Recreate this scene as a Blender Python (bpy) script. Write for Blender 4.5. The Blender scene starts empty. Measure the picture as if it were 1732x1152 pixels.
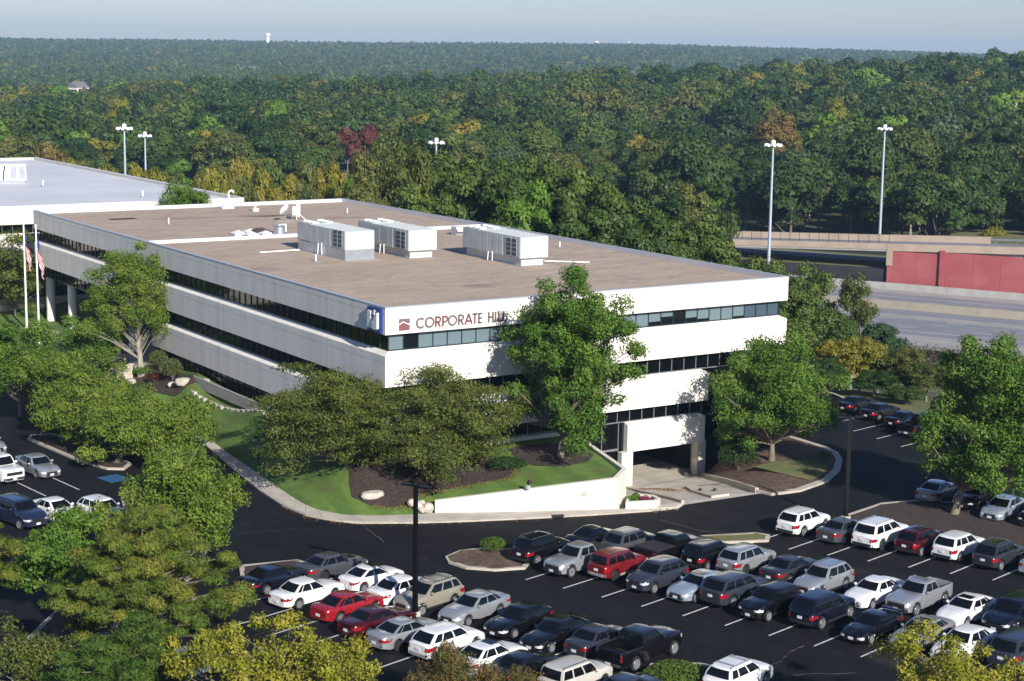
import bpy, bmesh, math, random
import numpy as np
from mathutils import Vector, Matrix, Euler
from mathutils.geometry import delaunay_2d_cdt
random.seed(7); rng = np.random.default_rng(7)
SC = bpy.context.scene
COL = SC.collection
R = math.radians

# ------------------------------------------------------------------ camera
YAW, PITCH, ROLL = 0.57372, 0.16806, 0.014774
CAM = Vector((-61.32, -112.37, 33.54))
fw = Vector((math.sin(YAW)*math.cos(PITCH), math.cos(YAW)*math.cos(PITCH), -math.sin(PITCH)))
rt = Vector((math.cos(YAW), -math.sin(YAW), 0)); up = rt.cross(fw)
rt2 = math.cos(ROLL)*rt + math.sin(ROLL)*up; up2 = -math.sin(ROLL)*rt + math.cos(ROLL)*up
cd = bpy.data.cameras.new('camera'); cam = bpy.data.objects.new('camera', cd); COL.objects.link(cam)
cam.matrix_world = Matrix(((rt2.x, up2.x, -fw.x, CAM.x), (rt2.y, up2.y, -fw.y, CAM.y), (rt2.z, up2.z, -fw.z, CAM.z), (0, 0, 0, 1)))
cd.sensor_width = 36; cd.lens = 2925.48/1732*36; cd.clip_start = 1; cd.clip_end = 30000
SC.camera = cam
# ------------------------------------------------------------------ sky, sun, exposure
SUN_EL, SUN_AZ = R(27), R(7.0)          # light travels towards +Y, a little towards +X
world = bpy.data.worlds.new('World'); SC.world = world; world.use_nodes = True
wn = world.node_tree.nodes; wl = world.node_tree.links
sky = wn.new('ShaderNodeTexSky'); sky.sky_type = 'NISHITA'; sky.sun_disc = False
sky.sun_elevation = SUN_EL; sky.sun_rotation = math.pi + SUN_AZ
sky.altitude = 250; sky.air_density = 1.0; sky.dust_density = 0.45; sky.ozone_density = 3.0
tint = wn.new('ShaderNodeMix'); tint.data_type = 'RGBA'; tint.blend_type = 'MULTIPLY'; tint.inputs[0].default_value = 1.0; tint.inputs[7].default_value = (0.93, 0.965, 1.21, 1)
wl.new(sky.outputs[0], tint.inputs[6]); wl.new(tint.outputs[2], wn['Background'].inputs[0]); wn['Background'].inputs[1].default_value = 0.067
sl = bpy.data.lights.new('sun', 'SUN'); sl.energy = 5.0; sl.angle = R(0.5); sl.color = (1.0, 0.955, 0.88)
sun = bpy.data.objects.new('sun', sl); COL.objects.link(sun); sun.location = (-60, -160, 120)
sdir = Vector((math.sin(SUN_AZ)*math.cos(SUN_EL), math.cos(SUN_AZ)*math.cos(SUN_EL), -math.sin(SUN_EL)))
sun.rotation_euler = sdir.to_track_quat('-Z', 'Y').to_euler()
vs = SC.view_settings; vs.view_transform = 'Standard'; vs.look = 'None'; vs.gamma = 1; vs.exposure = 0.48
vs.use_curve_mapping = False
SC.cycles.use_denoising = True
SC.cycles.max_bounces = 5; SC.cycles.diffuse_bounces = 3; SC.cycles.glossy_bounces = 3
SC.cycles.transmission_bounces = 2; SC.cycles.volume_bounces = 0; SC.cycles.transparent_max_bounces = 4
SC.cycles.sample_clamp_indirect = 4

# ------------------------------------------------------------------ helpers
def tag(o, label=None, cat=None, group=None, kind=None):
    if label: o['label'] = label
    if cat: o['category'] = cat
    if group: o['group'] = group
    if kind: o['kind'] = kind
    return o
def empty(name, loc=(0, 0, 0), rz=0, label=None, cat=None, group=None):
    o = bpy.data.objects.new(name, None); COL.objects.link(o); o.location = loc; o.rotation_euler = (0, 0, rz)
    o.empty_display_size = 0.2
    return tag(o, label, cat, group)
def link(name, me, parent=None, loc=None, rz=0, mat=None):
    o = bpy.data.objects.new(name, me); COL.objects.link(o)
    if parent is not None: o.parent = parent
    if loc is not None: o.location = loc
    if rz: o.rotation_euler = (0, 0, rz)
    if mat is not None and not me.materials: me.materials.append(mat)
    return o
class MB:
    """collects shapes for ONE mesh object"""
    def __init__(s): s.v = []; s.f = []; s.m = []
    def add(s, vs, fs, mi=0):
        n = len(s.v); s.v += [tuple(p) for p in vs]; s.f += [tuple(i+n for i in f) for f in fs]; s.m += [mi]*len(fs); return s
    def box(s, x0, x1, y0, y1, z0, z1, mi=0):
        return s.add([(x0,y0,z0),(x1,y0,z0),(x1,y1,z0),(x0,y1,z0),(x0,y0,z1),(x1,y0,z1),(x1,y1,z1),(x0,y1,z1)],
                     [(3,2,1,0),(4,5,6,7),(0,1,5,4),(1,2,6,5),(2,3,7,6),(3,0,4,7)], mi)
    def obox(s, c, ax, ay, az, mi=0):
        """box from centre and three half-axis vectors"""
        c = Vector(c); ax = Vector(ax); ay = Vector(ay); az = Vector(az); P = []
        for k in (-1, 1):
            for sx, sy in ((-1,-1),(1,-1),(1,1),(-1,1)): P.append(c+ax*sx+ay*sy+az*k)
        return s.add(P, [(3,2,1,0),(4,5,6,7),(0,1,5,4),(1,2,6,5),(2,3,7,6),(3,0,4,7)], mi)
    def tube(s, pts, rad, n=6, mi=0, caps=True):
        pts = [Vector(p) for p in pts]; N = len(pts)
        if not hasattr(rad, '__len__'): rad = [rad]*N
        vs = []; fs = []; a = None
        for i, p in enumerate(pts):
            d = (pts[min(i+1,N-1)]-pts[max(i-1,0)]).normalized()
            if a is None: a = d.orthogonal().normalized()
            a = (a-d*a.dot(d)).normalized(); b = d.cross(a)
            for k in range(n):
                t = 2*math.pi*k/n; vs.append(p+(a*math.cos(t)+b*math.sin(t))*rad[i])
        for i in range(N-1):
            for k in range(n):
                k2 = (k+1) % n; fs.append((i*n+k, i*n+k2, (i+1)*n+k2, (i+1)*n+k))
        if caps: fs.append(tuple(range(n-1,-1,-1))); fs.append(tuple((N-1)*n+k for k in range(n)))
        return s.add(vs, fs, mi)
    def lathe(s, prof, n=16, c=(0,0,0), axis='z', mi=0, caps=True):
        vs = []; fs = []; N = len(prof)
        for r, h in prof:
            for k in range(n):
                t = 2*math.pi*k/n; a, b = r*math.cos(t), r*math.sin(t)
                vs.append({'z': (c[0]+a, c[1]+b, c[2]+h), 'y': (c[0]+a, c[1]+h, c[2]-b), 'x': (c[0]+h, c[1]+a, c[2]+b)}[axis])
        for i in range(N-1):
            for k in range(n):
                k2 = (k+1) % n; fs.append((i*n+k, i*n+k2, (i+1)*n+k2, (i+1)*n+k))
        if caps: fs.append(tuple(range(n-1,-1,-1))); fs.append(tuple((N-1)*n+k for k in range(n)))
        return s.add(vs, fs, mi)
    def prism(s, poly, z0, z1, mi=0):
        n = len(poly); a = sum(poly[i][0]*poly[(i+1)%n][1]-poly[(i+1)%n][0]*poly[i][1] for i in range(n))
        if a < 0: poly = poly[::-1]
        vs = [(x,y,z0) for x, y in poly]+[(x,y,z1) for x, y in poly]
        fs = [tuple(range(n-1,-1,-1)), tuple(range(n,2*n))]+[(i,(i+1)%n,n+(i+1)%n,n+i) for i in range(n)]
        return s.add(vs, fs, mi)
    def mesh(s, name, mats=(), smooth=None):
        me = bpy.data.meshes.new(name); me.from_pydata(s.v, [], s.f)
        for m in (mats if isinstance(mats, (list, tuple)) else [mats]): me.materials.append(m)
        if any(s.m): me.polygons.foreach_set('material_index', s.m)
        if smooth is not None:
            me.polygons.foreach_set('use_smooth', [True]*len(me.polygons)); me.update(); me.set_sharp_from_angle(angle=R(smooth))
        me.update(); return me
    def build(s, name, mats, parent=None, smooth=None, loc=None, rz=0):
        return link(name, s.mesh(name, mats, smooth), parent, loc, rz)

def fast_mesh(name, verts, quads, mat=None, attr=None, smooth=False, extra=None):
    """numpy verts (n,3) and faces (m,k) to a mesh"""
    me = bpy.data.meshes.new(name); verts = np.asarray(verts, np.float32); quads = np.asarray(quads, np.int32)
    m, k = quads.shape
    me.vertices.add(len(verts)); me.vertices.foreach_set('co', verts.ravel())
    me.loops.add(m*k); me.loops.foreach_set('vertex_index', quads.ravel())
    me.polygons.add(m); me.polygons.foreach_set('loop_start', np.arange(m, dtype=np.int32)*k)
    if smooth: me.polygons.foreach_set('use_smooth', np.ones(m, bool))
    me.update(calc_edges=True)
    if attr is not None:
        a = me.attributes.new('rnd', 'FLOAT', 'FACE'); a.data.foreach_set('value', np.asarray(attr, np.float32))
    if mat: me.materials.append(mat)
    return me

# ------------------------------------------------------------------ materials
def nt(m): return m.node_tree.nodes, m.node_tree.links
def mat(name, c, rough=0.6, metal=0.0, spec=0.5, c2=None, scale=4.0, detail=4.0, lo=0.35, hi=0.65, bump=0.0, bscale=None,
        coat=0.0, coords='pos', stretch=(1,1,1), bdist=0.02):
    m = bpy.data.materials.new(name); m.use_nodes = True; n, l = nt(m); b = n['Principled BSDF']
    b.inputs['Base Color'].default_value = (*c, 1); b.inputs['Roughness'].default_value = rough
    b.inputs['Metallic'].default_value = metal; b.inputs['Specular IOR Level'].default_value = spec
    if coat: b.inputs['Coat Weight'].default_value = coat; b.inputs['Coat Roughness'].default_value = 0.03
    if c2 is not None or bump:
        if coords == 'pos': src = n.new('ShaderNodeNewGeometry').outputs['Position']
        else: src = n.new('ShaderNodeTexCoord').outputs['Object']
        mp = n.new('ShaderNodeMapping'); mp.inputs['Scale'].default_value = stretch; l.new(src, mp.inputs[0])
        src = mp.outputs[0]
    if c2 is not None:
        t = n.new('ShaderNodeTexNoise'); t.inputs['Scale'].default_value = scale; t.inputs['Detail'].default_value = detail
        l.new(src, t.inputs['Vector']); r = n.new('ShaderNodeValToRGB')
        r.color_ramp.elements[0].position = lo; r.color_ramp.elements[1].position = hi
        r.color_ramp.elements[0].color = (*c, 1); r.color_ramp.elements[1].color = (*c2, 1)
        l.new(t.outputs[0], r.inputs[0]); l.new(r.outputs[0], b.inputs['Base Color'])
    if bump:
        t = n.new('ShaderNodeTexNoise'); t.inputs['Scale'].default_value = bscale or scale*3; t.inputs['Detail'].default_value = 3
        l.new(src, t.inputs['Vector']); bp = n.new('ShaderNodeBump'); bp.inputs['Strength'].default_value = bump
        bp.inputs['Distance'].default_value = bdist
        l.new(t.outputs[0], bp.inputs['Height']); l.new(bp.outputs[0], b.inputs['Normal'])
    return m
def add_layer(m, color, scale, lo, hi, detail=6, stretch=(1,1,1), kind='noise', rough=None):
    """one more colour laid over a material's base colour where a noise passes a threshold"""
    n, l = nt(m); b = n['Principled BSDF']; g = n.new('ShaderNodeNewGeometry'); mp = n.new('ShaderNodeMapping')
    mp.inputs['Scale'].default_value = stretch; l.new(g.outputs['Position'], mp.inputs[0])
    if kind == 'noise':
        t = n.new('ShaderNodeTexNoise'); t.inputs['Detail'].default_value = detail; out = t.outputs[0]
    else:
        t = n.new('ShaderNodeTexVoronoi'); t.feature = 'DISTANCE_TO_EDGE'; out = t.outputs['Distance']
        w = n.new('ShaderNodeTexNoise'); w.inputs['Scale'].default_value = scale*2.5; l.new(mp.outputs[0], w.inputs['Vector'])
        ad = n.new('ShaderNodeVectorMath'); ad.operation = 'MULTIPLY_ADD'; l.new(w.outputs['Color'], ad.inputs[0])
        ad.inputs[1].default_value = (0.9/scale*0.25,)*3; l.new(mp.outputs[0], ad.inputs[2])
    t.inputs['Scale'].default_value = scale
    l.new((ad if kind != 'noise' else mp).outputs[0], t.inputs['Vector'])
    mr = n.new('ShaderNodeMapRange'); mr.inputs['From Min'].default_value = lo; mr.inputs['From Max'].default_value = hi
    l.new(out, mr.inputs['Value'])
    mx = n.new('ShaderNodeMix'); mx.data_type = 'RGBA'; l.new(mr.outputs[0], mx.inputs['Factor'])
    s = b.inputs['Base Color']
    if s.links: l.new(s.links[0].from_socket, mx.inputs[6])
    else: mx.inputs[6].default_value = s.default_value
    mx.inputs[7].default_value = (*color, 1); l.new(mx.outputs[2], s)
    return m
def leaf_mat(name, cols, obj_var=0.25, transl=0.3, rough=0.55, hue=0.0):
    """cols: list of (pos, rgb); per-leaf random 'rnd' mixed with a per-tree random picks along the ramp"""
    m = bpy.data.materials.new(name); m.use_nodes = True; n, l = nt(m); b = n['Principled BSDF']
    a = n.new('ShaderNodeAttribute'); a.attribute_name = 'rnd'; oi = n.new('ShaderNodeObjectInfo')
    mx = n.new('ShaderNodeMix'); mx.inputs[0].default_value = obj_var
    l.new(a.outputs['Fac'], mx.inputs[2]); l.new(oi.outputs['Random'], mx.inputs[3])
    r = n.new('ShaderNodeValToRGB'); e = r.color_ramp.elements
    e[0].position = cols[0][0]; e[0].color = (*cols[0][1], 1); e[1].position = cols[-1][0]; e[1].color = (*cols[-1][1], 1)
    for p_, c_ in cols[1:-1]:
        q = e.new(p_); q.color = (*c_, 1)
    l.new(mx.outputs[0], r.inputs[0]); l.new(r.outputs[0], b.inputs['Base Color'])
    b.inputs['Roughness'].default_value = rough; b.inputs['Specular IOR Level'].default_value = 0.25
    tr = n.new('ShaderNodeBsdfTranslucent'); l.new(r.outputs[0], tr.inputs['Color'])
    ms = n.new('ShaderNodeMixShader'); ms.inputs[0].default_value = transl
    l.new(b.outputs[0], ms.inputs[1]); l.new(tr.outputs[0], ms.inputs[2]); l.new(ms.outputs[0], n['Material Output'].inputs[0])
    return m

M = {}
M['asphalt'] = mat('asphalt', (0.0060,0.0066,0.0085), 0.8, spec=0.16, c2=(0.0110,0.0115,0.014), scale=0.35, detail=8, bump=0.25, bscale=30, bdist=0.01)
add_layer(M['asphalt'], (0.045,0.041,0.040), 0.16, 0.60, 0.80, stretch=(1,0.35,1))
add_layer(M['asphalt'], (0.020,0.019,0.019), 0.9, 0.55, 0.75, detail=9)
add_layer(M['asphalt'], (0.003,0.003,0.004), 0.45, 0.64, 0.74, detail=5)
M['highway'] = mat('highway', (0.19,0.195,0.215), 0.8, c2=(0.23,0.23,0.25), scale=0.25, stretch=(1,1,1))
M['shoulder'] = mat('shoulder', (0.33,0.31,0.29), 0.85, c2=(0.27,0.26,0.25), scale=0.3)
M['paint'] = mat('paint', (0.62,0.62,0.60), 0.6, c2=(0.42,0.42,0.42), scale=2.2, lo=0.45, hi=0.75)
M['conc'] = mat('conc', (0.40,0.36,0.30), 0.85, c2=(0.52,0.47,0.40), scale=0.6, detail=6, bump=0.1, bscale=12)
M['kerb'] = mat('kerb', (0.46,0.41,0.34), 0.85, c2=(0.34,0.29,0.24), scale=0.9, lo=0.5, hi=0.75)
M['unitface'] = mat('unitface', (0.56,0.57,0.54), 0.5, c2=(0.50,0.51,0.485), scale=1.5, coords='obj')
M['underpass_shade'] = mat('underpass_shade', (0.02,0.022,0.027), 0.9, c2=(0.03,0.03,0.034), scale=.4)  # near-black colour carries the shade of the bridge opening
M['concgrey'] = mat('concgrey', (0.40,0.39,0.36), 0.85, c2=(0.33,0.32,0.30), scale=0.5)
M['beige'] = mat('beige', (0.46,0.36,0.27), 0.85, c2=(0.38,0.30,0.23), scale=0.3)
M['median'] = mat('median', (0.36,0.32,0.24), 0.85, c2=(0.30,0.27,0.21), scale=0.25)
M['redwall'] = mat('redwall', (0.32,0.075,0.080), 0.85, c2=(0.38,0.10,0.105), scale=0.25, detail=5)
M['white'] = mat('white', (0.68,0.635,0.545), 0.75, c2=(0.61,0.57,0.49), scale=0.35, detail=5, stretch=(1,1,0.3))
M['precast'] = mat('precast', (0.78,0.74,0.67), 0.8, c2=(0.68,0.645,0.585), scale=0.9, detail=6, stretch=(1,1,0.06), lo=0.4, hi=0.7)
add_layer(M['precast'], (0.56,0.53,0.48), 0.5, 0.60, 0.80, stretch=(1,1,0.05), detail=8)
add_layer(M['white'], (0.52,0.48,0.41), 0.35, 0.60, 0.82, stretch=(1,1,0.1), detail=8)
M['roof'] = mat('roof', (0.37,0.285,0.210), 0.95, c2=(0.43,0.335,0.252), scale=0.55, detail=10, stretch=(0.35,1,1), bump=0.8, bscale=5, bdist=0.10, lo=.38, hi=.62)
add_layer(M['roof'], (0.30,0.23,0.175), 0.7, 0.57, 0.78, stretch=(0.22,1.3,1), detail=10)
add_layer(M['roof'], (0.12,0.085,0.07), 0.10, 0.66, 0.75, stretch=(0.5,1.2,1), detail=9)
add_layer(M['roof'], (0.27,0.20,0.15), 2.6, 0.56, 0.70, stretch=(0.22,1.2,1), detail=4)
add_layer(M['roof'], (0.50,0.41,0.33), 1.9, 0.58, 0.72, stretch=(0.3,1.2,1), detail=4)
M['membrane'] = mat('membrane', (0.66,0.66,0.675), 0.6, c2=(0.58,0.58,0.595), scale=0.12, detail=5)
add_layer(M['membrane'], (0.25,0.25,0.26), 0.09, 0.66, 0.74, stretch=(0.4,1,1))
M['whitemetal'] = mat('whitemetal', (0.74,0.74,0.73), 0.4)
M['unit'] = mat('unit', (0.46,0.49,0.48), 0.45, c2=(0.40,0.43,0.425), scale=0.8, detail=4, coords='obj')
M['unitdark'] = mat('unitdark', (0.05,0.06,0.065), 0.6)
M['galv'] = mat('galv', (0.42,0.45,0.50), 0.38, metal=0.7, c2=(0.50,0.52,0.56), scale=1.5)
M['coping'] = mat('coping', (0.46,0.48,0.51), 0.45, metal=0.2)
M['glass'] = mat('glass', (0.006,0.008,0.010), 0.04, spec=0.5)
M['glassdark'] = mat('glassdark', (0.003,0.004,0.005), 0.05, spec=0.28)
M['glassblind'] = mat('glassblind', (0.135,0.185,0.205), 0.08, spec=0.5)
M['glassblue'] = mat('glassblue', (0.055,0.085,0.115), 0.06, spec=0.5)
M['frame'] = mat('frame', (0.02,0.03,0.04), 0.4)
M['mullion'] = mat('mullion', (0.16,0.17,0.18), 0.4)
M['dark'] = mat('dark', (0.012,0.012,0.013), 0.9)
M['soffit'] = mat('soffit', (0.25,0.25,0.25), 0.9)
M['blue'] = mat('blue', (0.012,0.035,0.20), 0.35)
M['letter'] = mat('letter', (0.17,0.12,0.125), 0.5)
M['letterred'] = mat('letterred', (0.22,0.075,0.085), 0.5)
M['black'] = mat('black', (0.008,0.008,0.009), 0.45)
M['polepaint'] = mat('polepaint', (0.004,0.004,0.005), 0.45, spec=.25)
M['mast'] = mat('mast', (0.52,0.60,0.66), 0.4, metal=0.5)
M['lampwhite'] = mat('lampwhite', (0.8,0.8,0.8), 0.4)
M['grass'] = mat('grass', (0.075,0.142,0.020), 0.9, c2=(0.108,0.180,0.030), scale=1.2, detail=8, bump=0.5, bscale=25, bdist=0.04)
M['drygrass'] = mat('drygrass', (0.17,0.145,0.055), 0.95, c2=(0.10,0.13,0.035), scale=0.5, detail=8, bump=0.5, bscale=18, bdist=0.05)
M['mulch'] = mat('mulch', (0.032,0.020,0.016), 0.95, c2=(0.060,0.040,0.032), scale=3.5, detail=8, bump=0.9, bscale=14, bdist=0.08)
M['mulchlight'] = mat('mulchlight', (0.15,0.095,0.06), 0.95, c2=(0.07,0.045,0.032), scale=2.0, detail=8, bump=0.9, bscale=12, bdist=0.08)
M['soil'] = mat('soil', (0.045,0.055,0.020), 0.95, c2=(0.07,0.075,0.03), scale=0.02, detail=6)
M['rock'] = mat('rock', (0.55,0.49,0.42), 0.9, c2=(0.38,0.33,0.28), scale=2.5, detail=6, bump=0.5, bscale=6)
M['bark'] = mat('bark', (0.13,0.105,0.08), 0.95, c2=(0.20,0.165,0.125), scale=4, stretch=(1,1,0.3))
M['barkpale'] = mat('barkpale', (0.34,0.30,0.25), 0.95, c2=(0.24,0.21,0.17), scale=4, stretch=(1,1,0.3))
# ------------------------------------------------------------------ terrain
AZ0 = math.pi/2 - YAW        # world angle of the view direction
def sstep(a, b, x):
    t = np.clip((x-a)/(b-a), 0, 1); return t*t*(3-2*t)
_ph = rng.uniform(0, 6.28, (14, 2)); _dr = rng.uniform(0, 6.28, 14)
def undul(x, y):
    z = 0
    for k in range(14):
        lam = 420*(1.32**(k % 7)); a = _dr[k]
        z = z + np.sin((x*math.cos(a)+y*math.sin(a))*2*math.pi/lam+_ph[k, 0])*(0.16*(1.32**(k % 7)))
    return z
def terrain(x, y):
    x = np.asarray(x, float); y = np.asarray(y, float)
    dx, dy = x-CAM.x, y-CAM.y; d = np.hypot(dx, dy)
    az = (AZ0-np.arctan2(dy, dx)); az = (az+np.pi) % (2*np.pi)-np.pi       # + = to the right
    # the highway cut and the slope down to it run along -62.4 degrees
    s = (x-60.0)*math.sin(R(62.4))+(y-0.0)*math.cos(R(62.4))
    near = -4.5-8.5*sstep(12, 88, s)+6.5*sstep(180, 205, s)*sstep(330, 380, d)
    near = np.where(d < 90, -4.5, near)
    t = np.clip(az/0.30, -1.6, 1.6)
    ridge = -6.0+13.0*t+4.0*t*t*np.sign(t)*(t > 0)
    z = near+(ridge+11.5)*sstep(380, 1050, d)*1.0
    z = z + (-20-ridge)*sstep(1080, 1700, d)
    far = 18+6*np.sin(az*9+0.7)-8*np.clip(az/0.3, -1, 1.0)*0.6
    z = z + (20+far)*sstep(1800, 4300, d)
    z = z + undul(x, y)*sstep(600, 2200, d)*1.9
    z = z + 10*sstep(4300, 9000, d)
    return z
def polar_sheet(name, r0, r1, n, a0, a1, na, fn, m):
    rr = r0*(r1/r0)**np.linspace(0, 1, n); aa = AZ0-np.linspace(a0, a1, na)
    X = CAM.x+rr[:, None]*np.cos(aa)[None]; Y = CAM.y+rr[:, None]*np.sin(aa)[None]; Z = fn(X, Y)
    v = np.stack([X, Y, Z], -1).reshape(-1, 3); i = np.arange((n-1)*(na-1)); r_ = i//(na-1); c_ = i % (na-1)
    a = r_*na+c_; f = np.stack([a, a+1, a+na+1, a+na], -1)[:, ::-1]
    return link(name, fast_mesh(name, v, f, m, smooth=True))
tag(polar_sheet('ground', 20, 6400, 130, -math.pi, math.pi, 220, terrain, M['soil']), 'wooded ground reaching from the car parks to the horizon', 'ground', kind='structure')

# ------------------------------------------------------------------ foliage generators
def rand_dirs(n):
    v = rng.normal(size=(n, 3)); return v/np.linalg.norm(v, axis=1, keepdims=True)
def leaves(P, size, out=None, flat=0.0, aspect=0.75, outw=0.5, upw=0.25):
    """quads at the points P: (verts, faces); out = outward direction for each leaf"""
    n = len(P); N = rand_dirs(n)
    if out is not None: N = N+out*outw
    N[:, 2] += upw; N /= np.linalg.norm(N, axis=1, keepdims=True)
    T = rand_dirs(n); T -= N*(T*N).sum(1, keepdims=True); T /= np.linalg.norm(T, axis=1, keepdims=True); B = np.cross(N, T)
    s = (size*rng.uniform(0.65, 1.35, n))[:, None]
    v = np.stack([P-T*s, P+B*s*aspect*0.8-N*s*0.15, P+T*s, P-B*s*aspect*0.8-N*s*0.15], 1).reshape(-1, 3)
    return v, np.arange(4*n).reshape(n, 4)
def crown_lobes(nl, nleaf, size, rx, rz, z0, lobe=0.36, shape='round', fill=0.25):
    """a crown of leafy lobes inside an ellipsoid envelope whose base is at z0"""
    P = []; O = []; A = []
    k = 0
    while k < nl:
        d = rand_dirs(1)[0]
        if d[2] < -0.55: continue
        rr = rng.uniform(0.45, 0.80)**0.7
        if shape == 'cone': rr *= 1
        c = d*np.array([rx, rx, rz])*rr*rng.uniform(0.75, 1.08)
        if shape == 'cone': c[:2] *= max(0.15, 0.95-0.8*(c[2]/rz+0.6)/1.6)
        lr = lobe*(rx*0.6+rz*0.4)*rng.uniform(0.7, 1.25)
        m = int(nleaf*rng.uniform(0.7, 1.3)/nl); q = rand_dirs(m); q[:, 2] = np.where(q[:, 2] < -0.3, -q[:, 2]*0.6, q[:, 2])
        rad = lr*(1-fill*rng.uniform(0, 1, m)**2)*rng.uniform(0.82, 1.15, m)
        P.append(c+q*rad[:, None]*np.array([1, 1, 0.85])); O.append(q); A.append(np.clip(rng.uniform(0, 1)*0.75+rng.uniform(0, 1, m)*0.25, 0, 1)); k += 1
    P = np.concatenate(P); O = np.concatenate(O); A = np.concatenate(A); P[:, 2] += z0+rz*0.75
    v, f = leaves(P, size, O, outw=1.9, upw=.1)
    return v, f, A
def trunk_mb(h, r, lean=(0, 0), limbs=5, rx=3.0, top=0.8):
    mb = MB(); pts = []; n = 5
    for i in range(n+1):
        t = i/n; pts.append((lean[0]*t*t*h+random.uniform(-.04,.04)*h*t*0.5, lean[1]*t*t*h+random.uniform(-.04,.04)*h*t*0.5, h*top*t-0.3*(i == 0)))
    mb.tube(pts, [r*(1.25 if i == 0 else 1-0.75*i/n) for i in range(n+1)], 7)
    for k in range(limbs):
        t = random.uniform(0.35, 0.8); a = random.uniform(0, 6.28); b = Vector(pts[int(t*n)]); e = b+Vector((math.cos(a)*rx*0.8, math.sin(a)*rx*0.8, h*random.uniform(.15,.3)))
        mid = (b+e)/2+Vector((0, 0, -h*0.03)); mb.tube([b, mid, e], [r*0.45, r*0.3, r*0.1], 5)
    return mb
# forest palette
FM = {
 'dark': leaf_mat('leaf_dark', [(0, (0.012,0.030,0.006)), (0.35, (0.024,0.053,0.009)), (0.7, (0.045,0.081,0.014)), (1, (0.074,0.106,0.020))], 0.55, .15),
 'mid': leaf_mat('leaf_mid', [(0, (0.026,0.056,0.009)), (0.5, (0.060,0.100,0.015)), (1, (0.110,0.142,0.024))], 0.55, .15),
 'olive': leaf_mat('leaf_olive', [(0, (0.048,0.068,0.012)), (0.5, (0.085,0.105,0.020)), (1, (0.130,0.130,0.030))], 0.55, .18),
 'yellow': leaf_mat('leaf_yellow', [(0, (0.110,0.125,0.012)), (0.5, (0.190,0.180,0.018)), (1, (0.25,0.19,0.035))], 0.45, .18),
 'bright': leaf_mat('leaf_bright', [(0, (0.060,0.13,0.010)), (0.5, (0.100,0.19,0.018)), (1, (0.16,0.22,0.028))], 0.3, .18),
 'red': leaf_mat('leaf_red', [(0, (0.07,0.022,0.016)), (0.5, (0.13,0.034,0.026)), (1, (0.17,0.075,0.04))], 0.3, .18),
 'rust': leaf_mat('leaf_rust', [(0, (0.10,0.055,0.015)), (0.5, (0.15,0.095,0.025)), (1, (0.15,0.14,0.03))], 0.3, .18),
 'blue': leaf_mat('leaf_bluegreen', [(0, (0.022,0.052,0.018)), (0.5, (0.042,0.080,0.028)), (1, (0.070,0.108,0.036))], 0.5, .18),
}
# ------------------------------------------------------------------ the woods
HP = Vector((164.0, 117.98, -11.0)); HD = Vector((0.4630, -0.8864, 0)); HN = Vector((0.8864, 0.4630, 0))
def hoff(x, y): return (x-HP.x)*HN.x+(y-HP.y)*HN.y
def polar(d, az): return CAM.x+d*np.cos(AZ0-az), CAM.y+d*np.sin(AZ0-az)
def proto_mesh(name, nl, nleaf, size, rx, rz, z0, **k):
    v, f, a = crown_lobes(nl, nleaf, size, rx, rz, z0, **k); return fast_mesh(name, v, f, FM['dark'], a)
# crowns for woods trees about 16 m tall; base of crown near 3 m
CROWNS = [proto_mesh('crown_round', 34, 7500, 0.30, 4.6, 5.6, 3.2), proto_mesh('crown_broad', 38, 8000, 0.30, 5.4, 5.0, 3.0),
          proto_mesh('crown_tall', 32, 7200, 0.29, 3.8, 6.6, 3.0, lobe=0.33), proto_mesh('crown_open', 30, 4200, 0.28, 4.8, 5.8, 3.0, lobe=0.28),
          proto_mesh('crown_cone', 30, 6000, 0.28, 4.2, 7.2, 1.5, lobe=0.27, shape='cone'),
          # finer crowns for the trees that stand closest
          proto_mesh('crown_round', 60, 17000, 0.185, 4.6, 5.6, 3.0, lobe=.27, fill=.5), proto_mesh('crown_broad', 66, 18000, 0.185, 5.4, 5.0, 2.6, lobe=.27, fill=.5),
          proto_mesh('crown_tall', 56, 16000, 0.185, 3.8, 6.6, 2.6, lobe=0.26, fill=.5), proto_mesh('crown_open', 46, 8000, 0.17, 4.8, 5.8, 2.8, lobe=0.25, fill=.6),
          proto_mesh('crown_tower', 64, 17000, 0.185, 3.4, 7.8, 2.6, lobe=0.22, fill=.5)]
TRUNKS = [trunk_mb(9.5, 0.24, limbs=6, rx=2.6).mesh('trunk', M['bark']), trunk_mb(9, 0.26, (0.006,0.004), 7, 3.0).mesh('trunk', M['bark']), trunk_mb(10.5, 0.22, limbs=7, rx=2.4, top=0.8).mesh('trunk', M['barkpale'])]
LAB = {'dark': 'dark green broadleaf tree in the woods', 'mid': 'mid green broadleaf tree in the woods', 'olive': 'olive brown leafy tree in the woods',
       'yellow': 'yellow green early autumn tree in the woods', 'bright': 'fresh light green tree in the woods', 'red': 'red leaved tree', 'rust': 'rust orange tinged tree in the woods', 'blue': 'blue green tree in the woods'}
def woods_tree(x, y, kind, shape, s, sz=1.0, label=None, group='trees in the woods behind the office', name='woodland_tree', zb=None):
    z = float(terrain(x, y)) if zb is None else zb
    e = empty(name, (x, y, z-0.1), random.uniform(0, 6.28), label or LAB[kind], 'tree', group); e.scale = (s, s, s*sz)
    c = link('crown', CROWNS[shape], e); c.material_slots[0].link = 'OBJECT'; c.material_slots[0].material = FM[kind]
    link('trunk', TRUNKS[shape % 3], e)
    return e
def pix(u, v, D):
    """world point seen at photograph pixel (u, v) at ground distance D; used to lay things out at their true distance"""
    r_ = fw+rt2*((u-866)/2925.48)-up2*((v-576)/2925.48); k = D/math.hypot(r_.x, r_.y); return CAM+r_*k
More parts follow.
